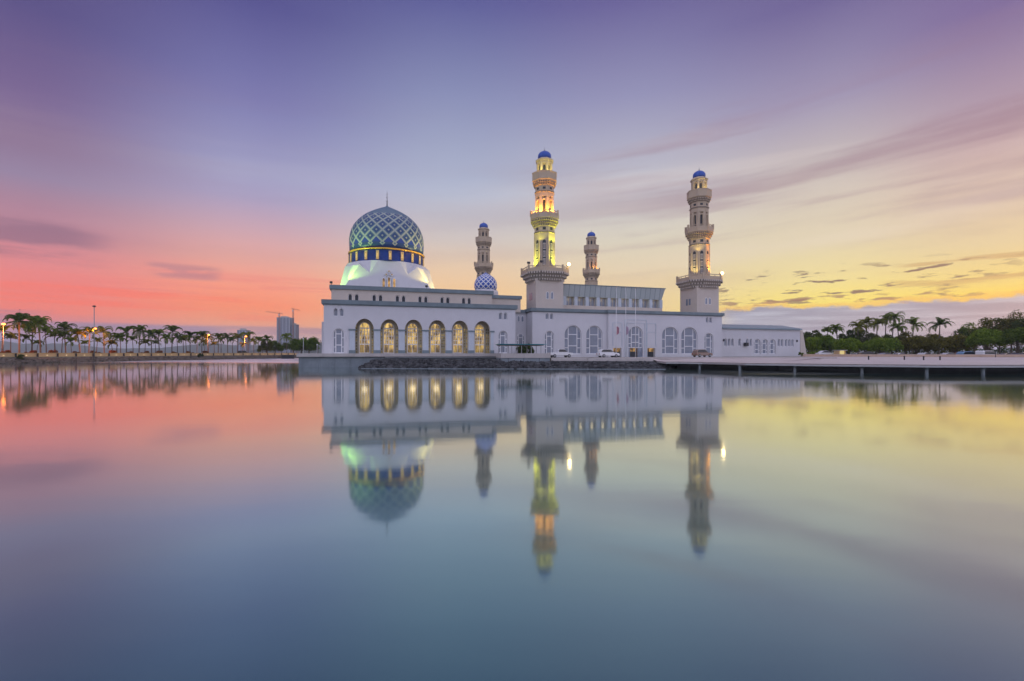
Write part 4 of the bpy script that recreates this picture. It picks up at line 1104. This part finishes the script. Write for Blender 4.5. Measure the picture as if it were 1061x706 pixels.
while y < 212:
    inst('post', pm, pw, (shx(y)-2.72-(shx(100)-2.9), y-100, 0))
    if int(y*1.3) % 3: inst('wall_light', lm_, pw, (shx(y+2.3)-2.885-(shx(100)-2.9), y+2.3-100, 0), -.12)
    y += 4.6
# palms of the promenade
KINDS = [make_palm('feather_palm', 3, 5.9, 3.3, 14, 1.05, 'palm', 'x', None, .04, .11, .62),
         make_palm('feather_palm', 9, 6.6, 3.6, 16, 1.1, 'palm', 'x', None, .06, .12, .66),
         make_palm('feather_palm', 21, 5.0, 3.0, 14, .95, 'palm_y', 'x', None, .09, .11, .6)]
PG = 'palms in a row along the far left promenade'
row = [(2,8,0,.95),(11,11,2,1.0),(20,6.0,1,1.08),(27,12,0,.95),(33,14,1,1.05),(42,6.5,1,1.12),(48,11,0,1.1),(57,13,2,1.05),(64,9,0,.98),(68,15,1,1.0),(74,4.6,0,.98),(83,9,2,.95),(92,8,0,1.0),(100,12,2,.9),(108,7,1,1.0),(117,4.6,2,.95),(125,9,1,1.05),(131,14,0,1.0),(138,10,0,1.0),(144,7,1,1.08),(150,4.6,2,.98),(157,12,1,1.0),(165,9,0,1.0),(171,7,1,1.12),(178,11,0,1.1),(184,8,1,1.12),(190,12,2,1.0),(197,8,0,1.1),(204,12,1,1.0),(209,7,0,1.0),(216,10,2,1.0),(222,8,2,.98),(229,12,0,1.0),(236,9,1,1.02),(241,7,0,1.08),(251,8,2,1.05),(257,11,0,1.05),(263,8,1,1.05),(268,12,0,1.0),(277,8,1,1.02),(283,11,0,.95),(297,7,1,1.05)]
row += [(38,22,2,.85),(88,21,2,.9),(121,21,2,1.0),(161,20,2,.95),(193,20,0,1.1),(212,20,1,1.0),(226,19,0,1.1),(246,18,2,1.25),(272,18,0,1.05)]
row.sort()
adj = ['slender','full-crowned','short yellowish']
first = set()
for i, (px, off, k, sc) in enumerate(row):
    x, y = on_bank(px, off); z = GZ if off > 5 else .6
    sc *= [1.0,.80,1.12,.92,1.2,.86,1.04,.76][(i*5)%8]
    lab = '%s %s palm counted from the left end of the far bank row' % (ORD[i], adj[k])
    if k not in first: o = KINDS[k]; first.add(k); o.location = (x,y,z); o.rotation_euler.z = i*1.3; o.scale = (sc,)*3
    else: o = dup(KINDS[k], (x,y,z), i*1.3, None, None, sc)
    tag(o, lab, 'palm', PG)
# round clipped shrubs
SHG = 'round clipped shrubs behind the far left wall'
sh0 = None
for i, px in enumerate((4.5,31.5,55,80,99,117,134,150,165,181,197,213)):
    x, y = on_bank(px, 4.6)
    lab = '%s red-lit round clipped shrub from the left behind the cream wall' % ORD[i]
    if sh0 is None:
        sh0 = make_tree('clipped_shrub', 77, 1.9, 1.15, 1.25, 650, 'leaf_red', lab, 'shrub', SHG, .16, .06, 10); sh0.location = (x,y,GZ)
    else: dup(sh0, (x,y,GZ), i, lab, SHG, .9+.1*(i%3))
# shrubs at the wall foot
for i, (px, w) in enumerate(((22,1.0),(208,1.3))):
    x, y = on_bank(px, 1.6)
    o = make_tree('bank_shrub', 90+i, 1.7, w, 1.4, 500, 'leaf_dk', ['dark low shrub at the foot of the cream wall near the left edge','dark low shrub at the wall foot on the far bank, midway to the mosque'][i], 'shrub', None, .16, .05, 8); o.location = (x,y,.5)
# dense green trees beside the quay
gt = [(276,9,6.0,3.4,'leaf_dk','leafy dark green tree right of the palms'),(285,12,7.6,3.8,'leaf','round green tree in front of the twin towers'),(292,16,7.2,3.4,'leaf_dk','dark tree standing just left of the pale posts by the mosque'),(304,14,7.4,4.0,'leaf','mid-green tree below the right tower crane'),(312,17,8.0,4.2,'leaf','bushy green tree nearest but two to the hall on the far bank'),(320,19,8.0,4.2,'leaf_lt','light green tree nearest but one to the hall on the far bank'),(329,21,8.4,4.6,'leaf','bushy green tree showing right beside the left corner of the hall')]
for i, (px, off, h, rx, mt, lab) in enumerate(gt):
    if px < 305: x, y = on_bank(px, off)
    else: y = 196-i*2; x = U(px)*y
    o = make_tree('broadleaf_tree', 120+i, h, rx, h*.72, 2200, mt, lab, 'tree', 'trees beside the hall on the far bank', .34, .2); o.location = (x,y,GZ)
# street lamps and the tall mast
def street_lamp(px, off, py, label, power=900, head=True):
    x, y = on_bank(px, off); h = Zat(py, y)-GZ
    r = empty('street_lamp', (x,y,GZ), 0, label, 'street lamp', 'sodium street lamps on the left bank')
    mb = MB(); mb.tube([(0,0,0),(0,0,h*.5),(0,0,h)], [.09,.07,.05], 8); mb.build('pole', M['steel'], r)
    mb = MB(); mb.tube([(0,0,h-.02),(.3,-.25,h+.12),(.8,-.7,h+.16)], .04, 6); mb.build('arm', M['steel'], r)
    mb = MB(); mb.lathe([(.05,h-.14),(.30,h-.06),(.34,h+.10),(.2,h+.22),(.05,h+.26)], 12, 0, 0, True, 1.0, -.9); mb.build('lamp_head', M['sodium'], r)
    lamp('lamp_light', (1.1,-1.2,h-.35), power*3.2, (1,.24,.03), r, .3, 120, (-4.5,4.5,1.5))
street_lamp(3.5, 5.2, 336.5, 'glowing orange street lamp at the left edge, above the first palms', 1500)
street_lamp(97.5, 6, 341, 'glowing orange street lamp level with the tall mast', 1500)
street_lamp(215, 7, 347.5, 'glowing orange street lamp midway along the far palm row', 900)
street_lamp(253.5, 5.5, 349, 'glowing orange street lamp in front of the grey apartment tower', 1500)
x, y = on_bank(97.6, 1.2); h = Zat(318, y)-.8
r = empty('light_mast', (x,y,.8), 0, 'tall thin grey mast rising from the wall above the left palms', 'mast')
mb = MB(); mb.tube([(0,0,0),(0,0,h*.5),(0,0,h)], [.14,.11,.08], 8); mb.build('pole', M['steel'], r)
mb = MB(); mb.lathe([(.1,h-.1),(.36,h),(.36,h+.22),(.1,h+.35)], 10); mb.build('mast_head', M['blackmetal'], r)
x, y = on_bank(20.5, 9); h = 11
r = empty('thin_mast', (x,y,GZ), 0, 'very thin aerial mast standing among the leftmost palms', 'mast')
mb = MB(); mb.tube([(0,0,0),(0,0,h)], [.05,.03], 6); mb.build('pole', M['steel'], r)
mb = MB(); mb.lathe([(.02,h),(.08,h+.05),(.02,h+.2)], 6); mb.build('tip', M['blackmetal'], r)
for i, (px, pyt) in enumerate(((314.3,352),(328.6,358))):
    y = 150; x = U(px)*y; h = Zat(pyt, y)-GZ
    r = empty('lamp_post', (x,y,GZ), 0, ['white lamp post in front of the trees left of the hall','short white lamp post close to the left corner of the hall'][i], 'lamp post')
    mb = MB(); mb.tube([(0,0,0),(0,0,h)], [.07,.05], 8); mb.build('pole', M['frame'], r)
    mb = MB(); mb.lathe([(.05,h),(.2,h+.1),(.2,h+.3),(.03,h+.42)], 10); mb.build('lamp_head', M['frame'], r)
# the low jetty edge left of the quay
mb = MB(); y = 188; mb.prism([(U(291.5)*y,y),(U(305)*y,y),(U(305)*(y+9),y+9),(U(291.5)*(y+9),y+9)], -.3, GZ+.1)
tag(mb.build('landing', M['blackmetal']), 'dark low landing at the far bank just left of the quay', 'landing')

# ------------------------------------------------------------------ CITY
def tower(name, px0, px1, py, dist, label, matw, cols, floors, depth=14, setback=None):
    x0, x1 = U(px0)*dist, U(px1)*dist; h = Zat(py, dist)-GZ; w = x1-x0
    r = empty(name, (x0,dist,GZ), .0, label, 'apartment tower')
    mb = MB(); mb.box(0, w, 0, depth, 0, h); mb.build('wall', matw, r)
    mb = MB(); mb.box(-.3, w+.3, -.3, depth+.3, h+.002, h+.9); mb.box(w*.25, w*.7, 2, depth*.7, h+.9, h+3.2); mb.build('roof', M['roof'], r)
    cwid = w/cols
    for c in range(cols):                                   # one window strip per bay, one balcony strip beside it
        mb = MB()
        for f in range(floors):
            z = h*(f+.3)/floors; mb.box(cwid*(c+.18), cwid*(c+.78), -.12, -.003, z, z+h/floors*.55)
        mb.build('window_column', M['glass'], r)
        mb = MB(); mb.box(cwid*(c+.84), cwid*(c+.98), -.35, -.003, 2, h-.5); mb.build('fin', M['trim'], r)
    return r
M['tower_far'] = mat('far_tower_wall', (.20,.21,.27), .8, .08, .05)
M['tower_far2'] = mat('far_tower_wall_dark', (.15,.15,.20), .8, .08, .05)
tower('apartment_tower', 245.7, 254.6, 342.5, 760, 'single grey apartment tower rising behind the palm row', M['tower_far'], 3, 15)
tower('apartment_tower', 286.7, 300.2, 329.5, 900, 'broad tall grey apartment tower under a tower crane', M['tower_far'], 4, 20, 18)
tower('apartment_tower', 300.9, 305.9, 336.5, 905, 'narrow dark tower attached right of the broad tall tower, under the second crane', M['tower_far2'], 2, 17, 16)
def crane(px, pyb, pyt, pxa, pya, pxb, pyb2, dist, label):
    x = U(px)*dist; zb, zt = GZ, Zat(pyt, dist)
    r = empty('tower_crane', (x,dist-3,zb), 0, label, 'crane')
    m_ = mat('crane_red', (.22,.09,.07), .6, .1, 1) if 'crane_red' not in bpy.data.materials else bpy.data.materials['crane_red']
    mb = MB(); w = .8
    for sx_ in (-w, w):
        for sy_ in (-w, w): mb.box(sx_-.16, sx_+.16, sy_-.16, sy_+.16, 0, zt-zb)
    for k in range(int((zt-zb)/3)):
        mb.tube([(-w,-w,3*k),(w,-w,3*k+3)], .12, 4); mb.tube([(w,w,3*k),(-w,w,3*k+3)], .12, 4)
    mb.build('mast', m_, r)
    a = (U(pxa)*dist-x, 0, Zat(pya, dist)-zb); b = (U(pxb)*dist-x, 0, Zat(pyb2, dist)-zb)
    mb = MB(); mb.tube([(a[0],-.6,a[2]),(b[0],-.6,b[2])], .22, 5); mb.tube([(a[0],.6,a[2]),(b[0],.6,b[2])], .22, 5); mb.tube([(a[0]*.96,0,a[2]+1.1),(b[0]*.96,0,b[2]+1.1)], .2, 5)
    mb.build('jib', m_, r)
    mb = MB(); mb.tube([(0,0,zt-zb),(0,0,zt-zb+4.5)], [.5,.15], 5); mb.tube([(0,0,zt-zb+4.4),(a[0]*.7,0,a[2]+1)], .07, 4); mb.tube([(0,0,zt-zb+4.4),(b[0]*.8,0,b[2]+1)], .07, 4); mb.build('apex', m_, r)
    mb = MB(); mb.box(-.9, .9, -2.3, -.9, zt-zb-3.2, zt-zb-.6); mb.build('cab', M['trim'], r)
crane(290.2, 330, 325.6, 276.2, 323.4, 294, 325.8, 895, 'tower crane with long slightly raised jib over the broad tall tower')
crane(304.5, 336, 321.3, 302.4, 320.4, 311.2, 322, 900, 'taller tower crane with a short jib right of the twin towers')

# ------------------------------------------------------------------ RIGHT BANK
def put(o, px, d, z=GZ, rz=0):
    if px > 868 and z == GZ: z = .8
    o.location = (U(px)*d, d, z); o.rotation_euler.z = rz; return o
umb = [(879,124,14.5,5.6,3.6,'leaf_lt','rounded bright green tree, leftmost of the low trees behind the car park'),
       (913,122,16.5,5.4,3.9,'leaf_lt','rounded green tree, second of the low trees behind the car park'),
       (950,120,16.5,5.9,4.4,'leaf_br','bronze-green rounded tree below the middle coconut palm'),
       (989,118,18,5.8,4.3,'leaf_br','broad bronze-green rounded tree below the right-hand coconut palm'),
       (1023,110,16,7.2,4.6,'leaf_lt','spreading tree with a bright top edge, second from the right edge'),
       (1054,106,15,7.6,5.0,'leaf','large spreading tree cut by the right edge')]
for i, (px, d, wpx, h, rz_, mt, lab) in enumerate(umb):
    rx = wpx/F*d*1.12
    h += (-.1 if i < 4 else .4)
    put(make_tree('spreading_tree', 200+i, h, rx*.94, h-.9, 5600, mt, lab, 'tree', 'low rounded trees behind the right-hand car park', .27, .2, 30, False, .75, True), px, d, GZ, i)
bk = [(826,150,9.0,4.6,'leaf_dk','dark tree behind the right end of the annex'),(838,142,8.2,4.2,'leaf_dk','dark green tree just right of the annex'),(846,134,5.6,3.4,'leaf_lt','light green bush-like tree nearest the annex'),(860,131,5.8,3.4,'leaf_lt','light green tree between annex and rounded trees'),
      (799,150,11.5,2.3,'leaf_dk','small open tree showing above the annex roof'),(853,150,7.4,4,'leaf','mid-green tree behind the light green ones'),(880,152,9.0,3.6,'leaf_dk','dark tree left of the palm clump'),(896,155,9.4,4.2,'leaf_dk','dark green tree below the palm clump'),(929,156,8.6,3.8,'leaf_dk','dark tree between palm clump and middle coconut palm'),
      (938,150,7.8,3.6,'leaf_br','bronze tree at the foot of the middle coconut palm'),(962,150,7.8,3.6,'leaf_br','bronze tree between the two single coconut palms'),(990,152,8.6,4.0,'leaf_dk','dark tree right of the right-hand coconut palm'),(1004,150,9.4,4.0,'leaf','green tree behind the spreading trees, under the ragged one'),(1022,140,10.2,5.5,'leaf_br','tall olive tree behind the dark spreading tree'),
      (1048,136,13.6,6.0,'leaf_br','tallest ragged brown-green tree at the right edge'),(1066,128,12.2,5.5,'leaf_dk','tall dark tree leaving the photo at the right edge'),(1036,140,11.4,4.5,'leaf_dk','tall dark tree left of the tallest ragged tree'),(973,158,7.8,3.6,'leaf_br','reddish-brown bush under the right-hand coconut palm'),(915,146,7.5,4.2,'leaf_dk','dark green tree behind the second rounded tree'),(1010,132,7.2,4.5,'leaf_dk','dark bush between the rounded and spreading trees')]
for i, (px, d, h, rx, mt, lab) in enumerate(bk):
    h *= 1.2 if px > 1000 else 1.04
    put(make_tree('broadleaf_tree', 300+i, h, rx*1.06, h*.68, 2600, mt, lab, 'tree', 'trees behind the right-hand car park', .34, .2, 16, False, .6), px, d, GZ, i*2)
rp_ = [(868,150,341,2.9,'palm','coconut palm left of the big palm clump'),(889,152,339,3.6,'palm_y','leftmost palm of the big clump'),(898,158,335,3.8,'palm_y','second palm of the big clump, full crown'),(908,154,336.5,4.0,'palm_y','middle palm of the big clump'),(917,160,332,3.9,'palm_y','fourth palm of the big clump, leaning crown'),(924,156,329.5,3.9,'palm','tallest palm of the big clump'),(932,152,340,3.4,'palm','lowest palm at the right of the big clump'),
       (945,140,337.5,3.8,'palm','single coconut palm in the middle of the right bank'),(973,140,337,4.1,'palm','single coconut palm right of the middle one, wide drooping crown'),(1003,165,344,3.0,'palm','small far palm right of the two single coconut palms'),(857,158,344,2.6,'palm','small dark palm near the annex trees')]
for i, (px, d, py, L, mt, lab) in enumerate(rp_):
    h = Zat(py, d)-(.8 if px > 868 else GZ)
    put(make_palm('coconut_palm', 400+i, h, L, 19, .92, mt, lab, 'coconut palms on the right bank', .05, .17, .75), px, d, GZ, i)
# hedge behind the pavilion
hb = empty('tall_hedge', (U(544)*88, 88, GZ), A, 'dark green hedge behind the pavilion in front of the link wall', 'hedge')
mb, _l = broad_crown(61, 2.0, 3.0, 2600, .2, .5, 16, .3); mb.build('foliage', M['leaf_dk'], hb, (0,0,.1))
mb = MB(); [mb.tube([(k*.7-1.4,0,0),(k*.7-1.3,.1,2)], [.06,.03], 5) for k in range(5)]; mb.build('stems', M['trunk'], hb)
put(make_tree('clipped_bush', 63, 1.2, .8, 1.0, 400, 'leaf', 'small green bush at the right foot of the annex', 'bush', None, .14, .05, 8), 830.5, 116)
put(make_tree('clipped_hedge', 64, 1.5, 2.6, 1.2, 900, 'leaf_lt', 'low light green hedge right of the annex', 'hedge', None, .16, .05, 12), 846, 124)

# long hedge closing the car park
hb = empty('boundary_hedge', (U(952)*163,163,.8), -.42, 'long dark hedge closing the back of the right-hand car park', 'hedge')
rd_ = random.Random(5); mb = MB()
for i in range(5200):
    x = rd_.uniform(-52, 62); y = rd_.gauss(0,.6); z = rd_.uniform(.1, 3.3+.5*math.sin(x*.7)+.4*math.sin(x*1.9))
    n_ = Vector((rd_.gauss(0,1),rd_.gauss(0,1)-.6,rd_.gauss(0,1)+.3)).normalized(); u_ = n_.orthogonal().normalized(); v_ = n_.cross(u_); p = Vector((x,y,z)); s_ = rd_.uniform(.25,.5)
    mb.face([p-u_*s_, p-v_*s_*.6, p+u_*s_, p+v_*s_*.6])
mb.build('foliage', M['leaf_dk'], hb)
mb = MB()
for k in range(40): mb.tube([(-51+k*2.85,0,-.2),(-51+k*2.85,.1,2.4)], [.07,.04], 5)
mb.build('stems', M['trunk'], hb)

# car park wall
cwl = empty('car_park_wall', (0,0,GZ), 0, 'long low beige wall between deck and car park on the right bank', 'wall')
mb = MB(); pts = [(U(832)*112,112),(U(905)*104,104),(U(990)*97,97),(U(1075)*92,92),(U(1150)*89,89)]
strip(mb, pts, .25, -.3, .50); mb.build('wall_panel', mat('beige_wall', (.55,.40,.30), .85, .15, .4), cwl)
mb = MB(); strip(mb, [(x, y-.05) for x, y in pts], .36, .503, .58); mb.build('coping', mat('beige_coping', (.55,.44,.36), .85, .1, .5), cwl)

# ------------------------------------------------------------------ CARS
PAINT = {'white': paintmat('white_paint', (.74,.75,.77)), 'bronze': paintmat('bronze_paint', (.26,.17,.13)), 'blue': paintmat('blue_paint', (.12,.26,.42)), 'grey': paintmat('grey_paint', (.22,.23,.25)), 'black': paintmat('black_paint', (.02,.02,.024)), 'silver': paintmat('silver_paint', (.48,.50,.52)), 'red': paintmat('red_paint', (.35,.05,.04)), 'sand': paintmat('sand_paint', (.45,.38,.28))}
def loft_y(mb, prof, half, mi=0, inset=.12, bevel=.10):
    """body profile in x,z (ccw seen from -y) with rounded flanks"""
    n = len(prof); cx = sum(p[0] for p in prof)/n; cz = sum(p[1] for p in prof)/n
    secs = []
    for y, k in ((-half, 1-inset), (-half+bevel, 1), (half-bevel, 1), (half, 1-inset)):
        secs.append([(cx+(x-cx)*(1-(1-k)*.35), y, cz+(z-cz)*k) for x, z in prof])
    vs = [p for s_ in secs for p in s_]; fs = [tuple(range(n)), tuple(range(4*n-1, 3*n-1, -1))]
    for k in range(3):
        for j in range(n): fs.append((k*n+j, (k+1)*n+j, (k+1)*n+(j+1)%n, k*n+(j+1)%n))
    mb.add(vs, fs, mi)
def car(kind, colr, label, loc, rz, group=None, name='parked_car'):
    r = empty(name, loc, rz, label, {'pickup':'pickup truck','van':'van'}.get(kind, 'car'), group)
    p = PAINT[colr]
    if kind == 'suv': L2, W2, roof = 2.3, .92, 1.75; cab = [(-2.1,.98),(1.05,.98),(.35,1.68),(-.2,1.75),(-1.6,1.72),(-2.0,1.45)]; body = [(-2.25,.35),(2.25,.35),(2.3,.65),(2.2,.90),(1.1,1.04),(-2.2,1.02),(-2.3,.7)]
    elif kind == 'pickup': L2, W2, roof = 2.6, .92, 1.75; cab = [(-.75,.98),(1.35,.98),(.75,1.66),(.5,1.75),(-.5,1.75),(-.75,1.66)]; body = [(-2.6,.45),(2.6,.42),(2.62,.75),(2.5,.98),(1.4,1.05),(-2.6,1.05)]
    elif kind == 'van': L2, W2, roof = 2.3, .88, 1.9; cab = [(-2.15,1.0),(1.7,1.0),(1.1,1.75),(.7,1.9),(-2.0,1.9),(-2.15,1.7)]; body = [(-2.25,.35),(2.25,.35),(2.3,.7),(1.75,1.04),(-2.2,1.04),(-2.28,.7)]
    else: L2, W2, roof = 2.15, .86, 1.45; cab = [(-1.55,.85),(1.0,.85),(.35,1.38),(.0,1.45),(-.75,1.43),(-1.2,1.2)]; body = [(-2.1,.30),(2.1,.30),(2.15,.55),(2.0,.78),(1.0,.90),(-1.6,.92),(-2.05,.88),(-2.15,.55)]
    mb = MB(); loft_y(mb, body, W2); bd_ = mb.build('body', p, r)
    mb = MB(); loft_y(mb, cab, W2-.08, 0, .2, .16); mb.build('cabin', p, r)
    wn_ = MB(); cx = sum(q[0] for q in cab)/len(cab); cz = sum(q[1] for q in cab)/len(cab)
    in_ = [(cx+(x-cx)*.88, cz+.02+(z-cz)*.66) for x, z in cab]
    for s_ in (-1, 1):
        y_ = s_*(W2-.085+.03); a, b = sorted((y_, s_*(W2-.2)))
        wn_.slab_xz(in_, a, b)
    wn_.build('side_window', M['carglass'], r)
    wn_ = MB(); a, b = Vector((cab[1][0],0,cab[1][1])), Vector((cab[2][0],0,cab[2][1])); d = (b-a); nrm = Vector((d.z,0,-d.x)).normalized(); a = a+d*.12+nrm*.02; b = a+d*.78
    hw = W2-.25; wn_.face([(a.x,-hw,a.z),(a.x,hw,a.z),(b.x,hw*.93,b.z),(b.x,-hw*.93,b.z)]); wn_.face([(a.x-.02,-hw,a.z),(b.x-.02,-hw*.93,b.z),(b.x-.02,hw*.93,b.z),(a.x-.02,hw,a.z)]); wn_.build('windscreen', M['carglass'], r)
    rw = .36 if kind in ('suv','pickup') else .31
    for sx_ in (-1, 1):
        for sy_ in (-1, 1):
            w_ = MB(); path = []
            i0 = len(w_.v); w_.lathe([(rw*.62,-.02),(rw*.9,0),(rw,.05),(rw,.17),(rw*.9,.22),(rw*.62,.24)], 18, 0, 0, True)
            o = w_.build('wheel', M['rubber'], r, (sx_*L2*.62, sy_*(W2+.03), rw)); o.rotation_euler = (R(90)*(1 if sy_ > 0 else -1), 0, 0)
            w_ = MB(); w_.lathe([(rw*.6,-.03),(rw*.5,-.05),(.05,-.03)], 12); w_.build('rim', M['steel'], o)
    for sy_ in (-1, 1):
        z_ = body[2][1]+.08
        mb = MB(); mb.box(L2-.12, L2+.005, sy_*W2*.62-.16, sy_*W2*.62+.16, z_-.09, z_+.07); mb.build('headlight', M['frame'], r)
        mb = MB(); mb.box(-L2-.012, -L2+.1, sy_*W2*.7-.1, sy_*W2*.7+.1, z_-.08, z_+.12); mb.build('tail_light', M['red'], r)
    return r
    return r
gz = GZ+.05
def cpos(px, d, z=gz): return (U(px)*d, d, z)
car('pickup', 'white', 'white double-cab pickup parked right of the teal pavilion', cpos(580.5,86), A+.02).scale = (.87,)*3
car('suv', 'white', 'white hatchback parked left of the flagpoles before the portal', cpos(630,87), A).scale = (.87,)*3
car('suv', 'bronze', 'bronze sport utility car parked below the right-hand minaret tower', cpos(727.5,95), A+.05).scale = (.87,)*3
cp_ = [(855,119,'sedan','white','white car beyond the low wall, nearest the annex'),(886,112,'sedan','grey','grey car under the leftmost rounded tree'),(901,110,'suv','black','black car under the second rounded tree, left of its trunk'),(918,108,'sedan','grey','grey saloon parked between the second and third rounded trees'),(931,107,'sedan','white','white car left of the bronze-green tree'),(958,105,'sedan','silver','silver car below the bronze-green tree'),(984,102,'sedan','silver','pale saloon below the right-hand coconut palm'),(994,102,'sedan','red','dull red saloon between the pale saloon and the blue car'),(1004,101,'suv','blue','blue car half hidden by the wall, left of the white van'),(1022,99,'van','white','white van beneath the dark spreading tree'),(1042,98,'sedan','sand','sand coloured car right of the white van'),(1056,96,'sedan','black','dark saloon at the right edge of the car park')]
for i, (px, d, k, c_, lab) in enumerate(cp_): car(k, c_, lab, cpos(px, d, GZ if px < 868 else .8), [0,.3,-.15,.1][i%4]+(PI if i%3 == 1 else 0), 'cars in the right-hand car park')
x, y = on_bank(252, 4.4); car('suv', 'black', 'dark car passing behind the cream wall on the far left bank', (x,y,GZ+.05), PI/2-.1)
# kiosk with a light
kx = empty('kiosk', (U(873)*116,116,.8), .2, 'tiny lit yellow kiosk between annex bushes and rounded trees', 'kiosk')
mb = MB(); mb.box(-.9,.9,0,1.6,0,1.0); mb.box(-.9,-.8,0,1.6,1.0,2.0); mb.box(.8,.9,0,1.6,1.0,2.0); mb.build('counter', M['cream'], kx)
mb = MB(); mb.box(-.79,.79,.3,.4,1.02,1.98); mb.build('lit_panel', M['sign'], kx)
mb = MB(); mb.box(-1.1,1.1,-.3,1.8,2.003,2.15); mb.build('roof', M['roof'], kx)
def globe_lamp(px, d, py, lab):
    h = Zat(py, d)-GZ; r = empty('globe_lamp', (U(px)*d,d,GZ), 0, lab, 'lamp post')
    mb = MB(); mb.tube([(0,0,0),(0,0,h-.2)], [.06,.04], 8); mb.build('pole', M['blackmetal'], r)
    mb = MB(); mb.lathe([(.05,h-.22),(.2,h-.1),(.24,h+.05),(.17,h+.2),(.03,h+.27)], 12, 0, 0, True); mb.build('globe', M['frame'], r)
globe_lamp(1031.5, 93, 361.5, 'white globe lamp on dark post before the white van')
# bollards along the deck
BG = 'bollards along the promenade deck'
bm0 = MB(); bm0.lathe([(.09,0),(.09,.42),(.12,.45),(.12,.55),(.05,.62)], 10); bme = bm0.mesh('bollard', M['blackmetal'])
for i, (px, d) in enumerate(((900,76),(937,74),(957,72),(974,72))):
    o = inst('bollard', bme, None, (U(px)*d, d, 1.13)); tag(o, ['leftmost','second','third','rightmost'][i]+' small dark bollard standing on the pale deck', 'bollard', BG)

# ------------------------------------------------------------------ FLAGS
def flagpole(px, d, cols, label, flab):
    h = 13.2; r = empty('flagpole', (U(px)*d,d,GZ), 0, label, 'flagpole', 'flagpoles in front of the portal')
    mb = MB(); mb.tube([(0,0,0),(0,0,h*.5),(0,0,h)], [.07,.055,.03], 8); mb.build('pole', M['frame'], r)
    mb = MB(); mb.lathe([(.02,h),(.09,h+.06),(.02,h+.16)], 8); mb.build('finial', M['gold'], r)
    mb = MB(); n = 14; zt, zb = Zat(338, d)-GZ, Zat(347.5, d)-GZ; ms = [mat(flab+'_%d' % k, c, .8, .1, 4) for k, c in enumerate(cols)]
    for k in range(n):                                       # cloth hanging in folds against the pole
        a0, a1 = k/n*4.5, (k+1)/n*4.5; x0_, x1_ = .06+.5*k/n, .06+.5*(k+1)/n
        f0 = zb+(zt-zb)*.22*(k/n); f1 = zb+(zt-zb)*.22*((k+1)/n)
        pa = [(x0_,.10*math.sin(a0*2),f0),(x1_,.10*math.sin(a1*2),f1),(x1_,.10*math.sin(a1*2+.6),zt-.30*(k+1)/n),(x0_,.10*math.sin(a0*2+.6),zt-.30*k/n)]
        mb.face(pa, k % len(ms)); mb.face([(x,y+.015,z) for x,y,z in reversed(pa)], k % len(ms))
    tag(mb.build('flag', ms), flab.replace('_', ' ')+' flag hanging limp').parent = r
flagpole(638.5, 90, [(.45,.04,.05),(.7,.68,.68),(.45,.04,.05),(.05,.07,.25)], 'left-hand white flagpole with a red flag hanging limp', 'red_and_white')
flagpole(648.4, 90, [(.08,.18,.42),(.7,.68,.68),(.45,.05,.06)], 'middle white flagpole with a blue, white and red flag hanging limp', 'blue_white_red')
h = 13; d = 90
r = empty('flagpole', (U(658.5)*d,d,GZ), 0, 'right-hand bare white flagpole in front of the portal window', 'flagpole', 'flagpoles in front of the portal')
mb = MB(); mb.tube([(0,0,0),(0,0,h)], [.07,.03], 8); mb.build('pole', M['frame'], r)
mb = MB(); mb.lathe([(.02,h),(.09,h+.06),(.02,h+.16)], 8); mb.build('finial', M['gold'], r)

# ------------------------------------------------------------------ HAZE
hz = MB(); hz.box(-6200, 6200, -450, 9200, -2, 98)
hm = bpy.data.materials.new('haze_air'); hm.use_nodes = True; t = hm.node_tree; t.nodes.clear()
pv = t.nodes.new('ShaderNodeVolumePrincipled'); pv.inputs['Color'].default_value = (.84,.92,1,1); pv.inputs['Density'].default_value = HAZE_D; pv.inputs['Anisotropy'].default_value = 0
mo = t.nodes.new('ShaderNodeOutputMaterial'); t.links.new(pv.outputs[0], mo.inputs['Volume'])
if HAZE: tag(hz.build('haze', hm), kind='stuff')
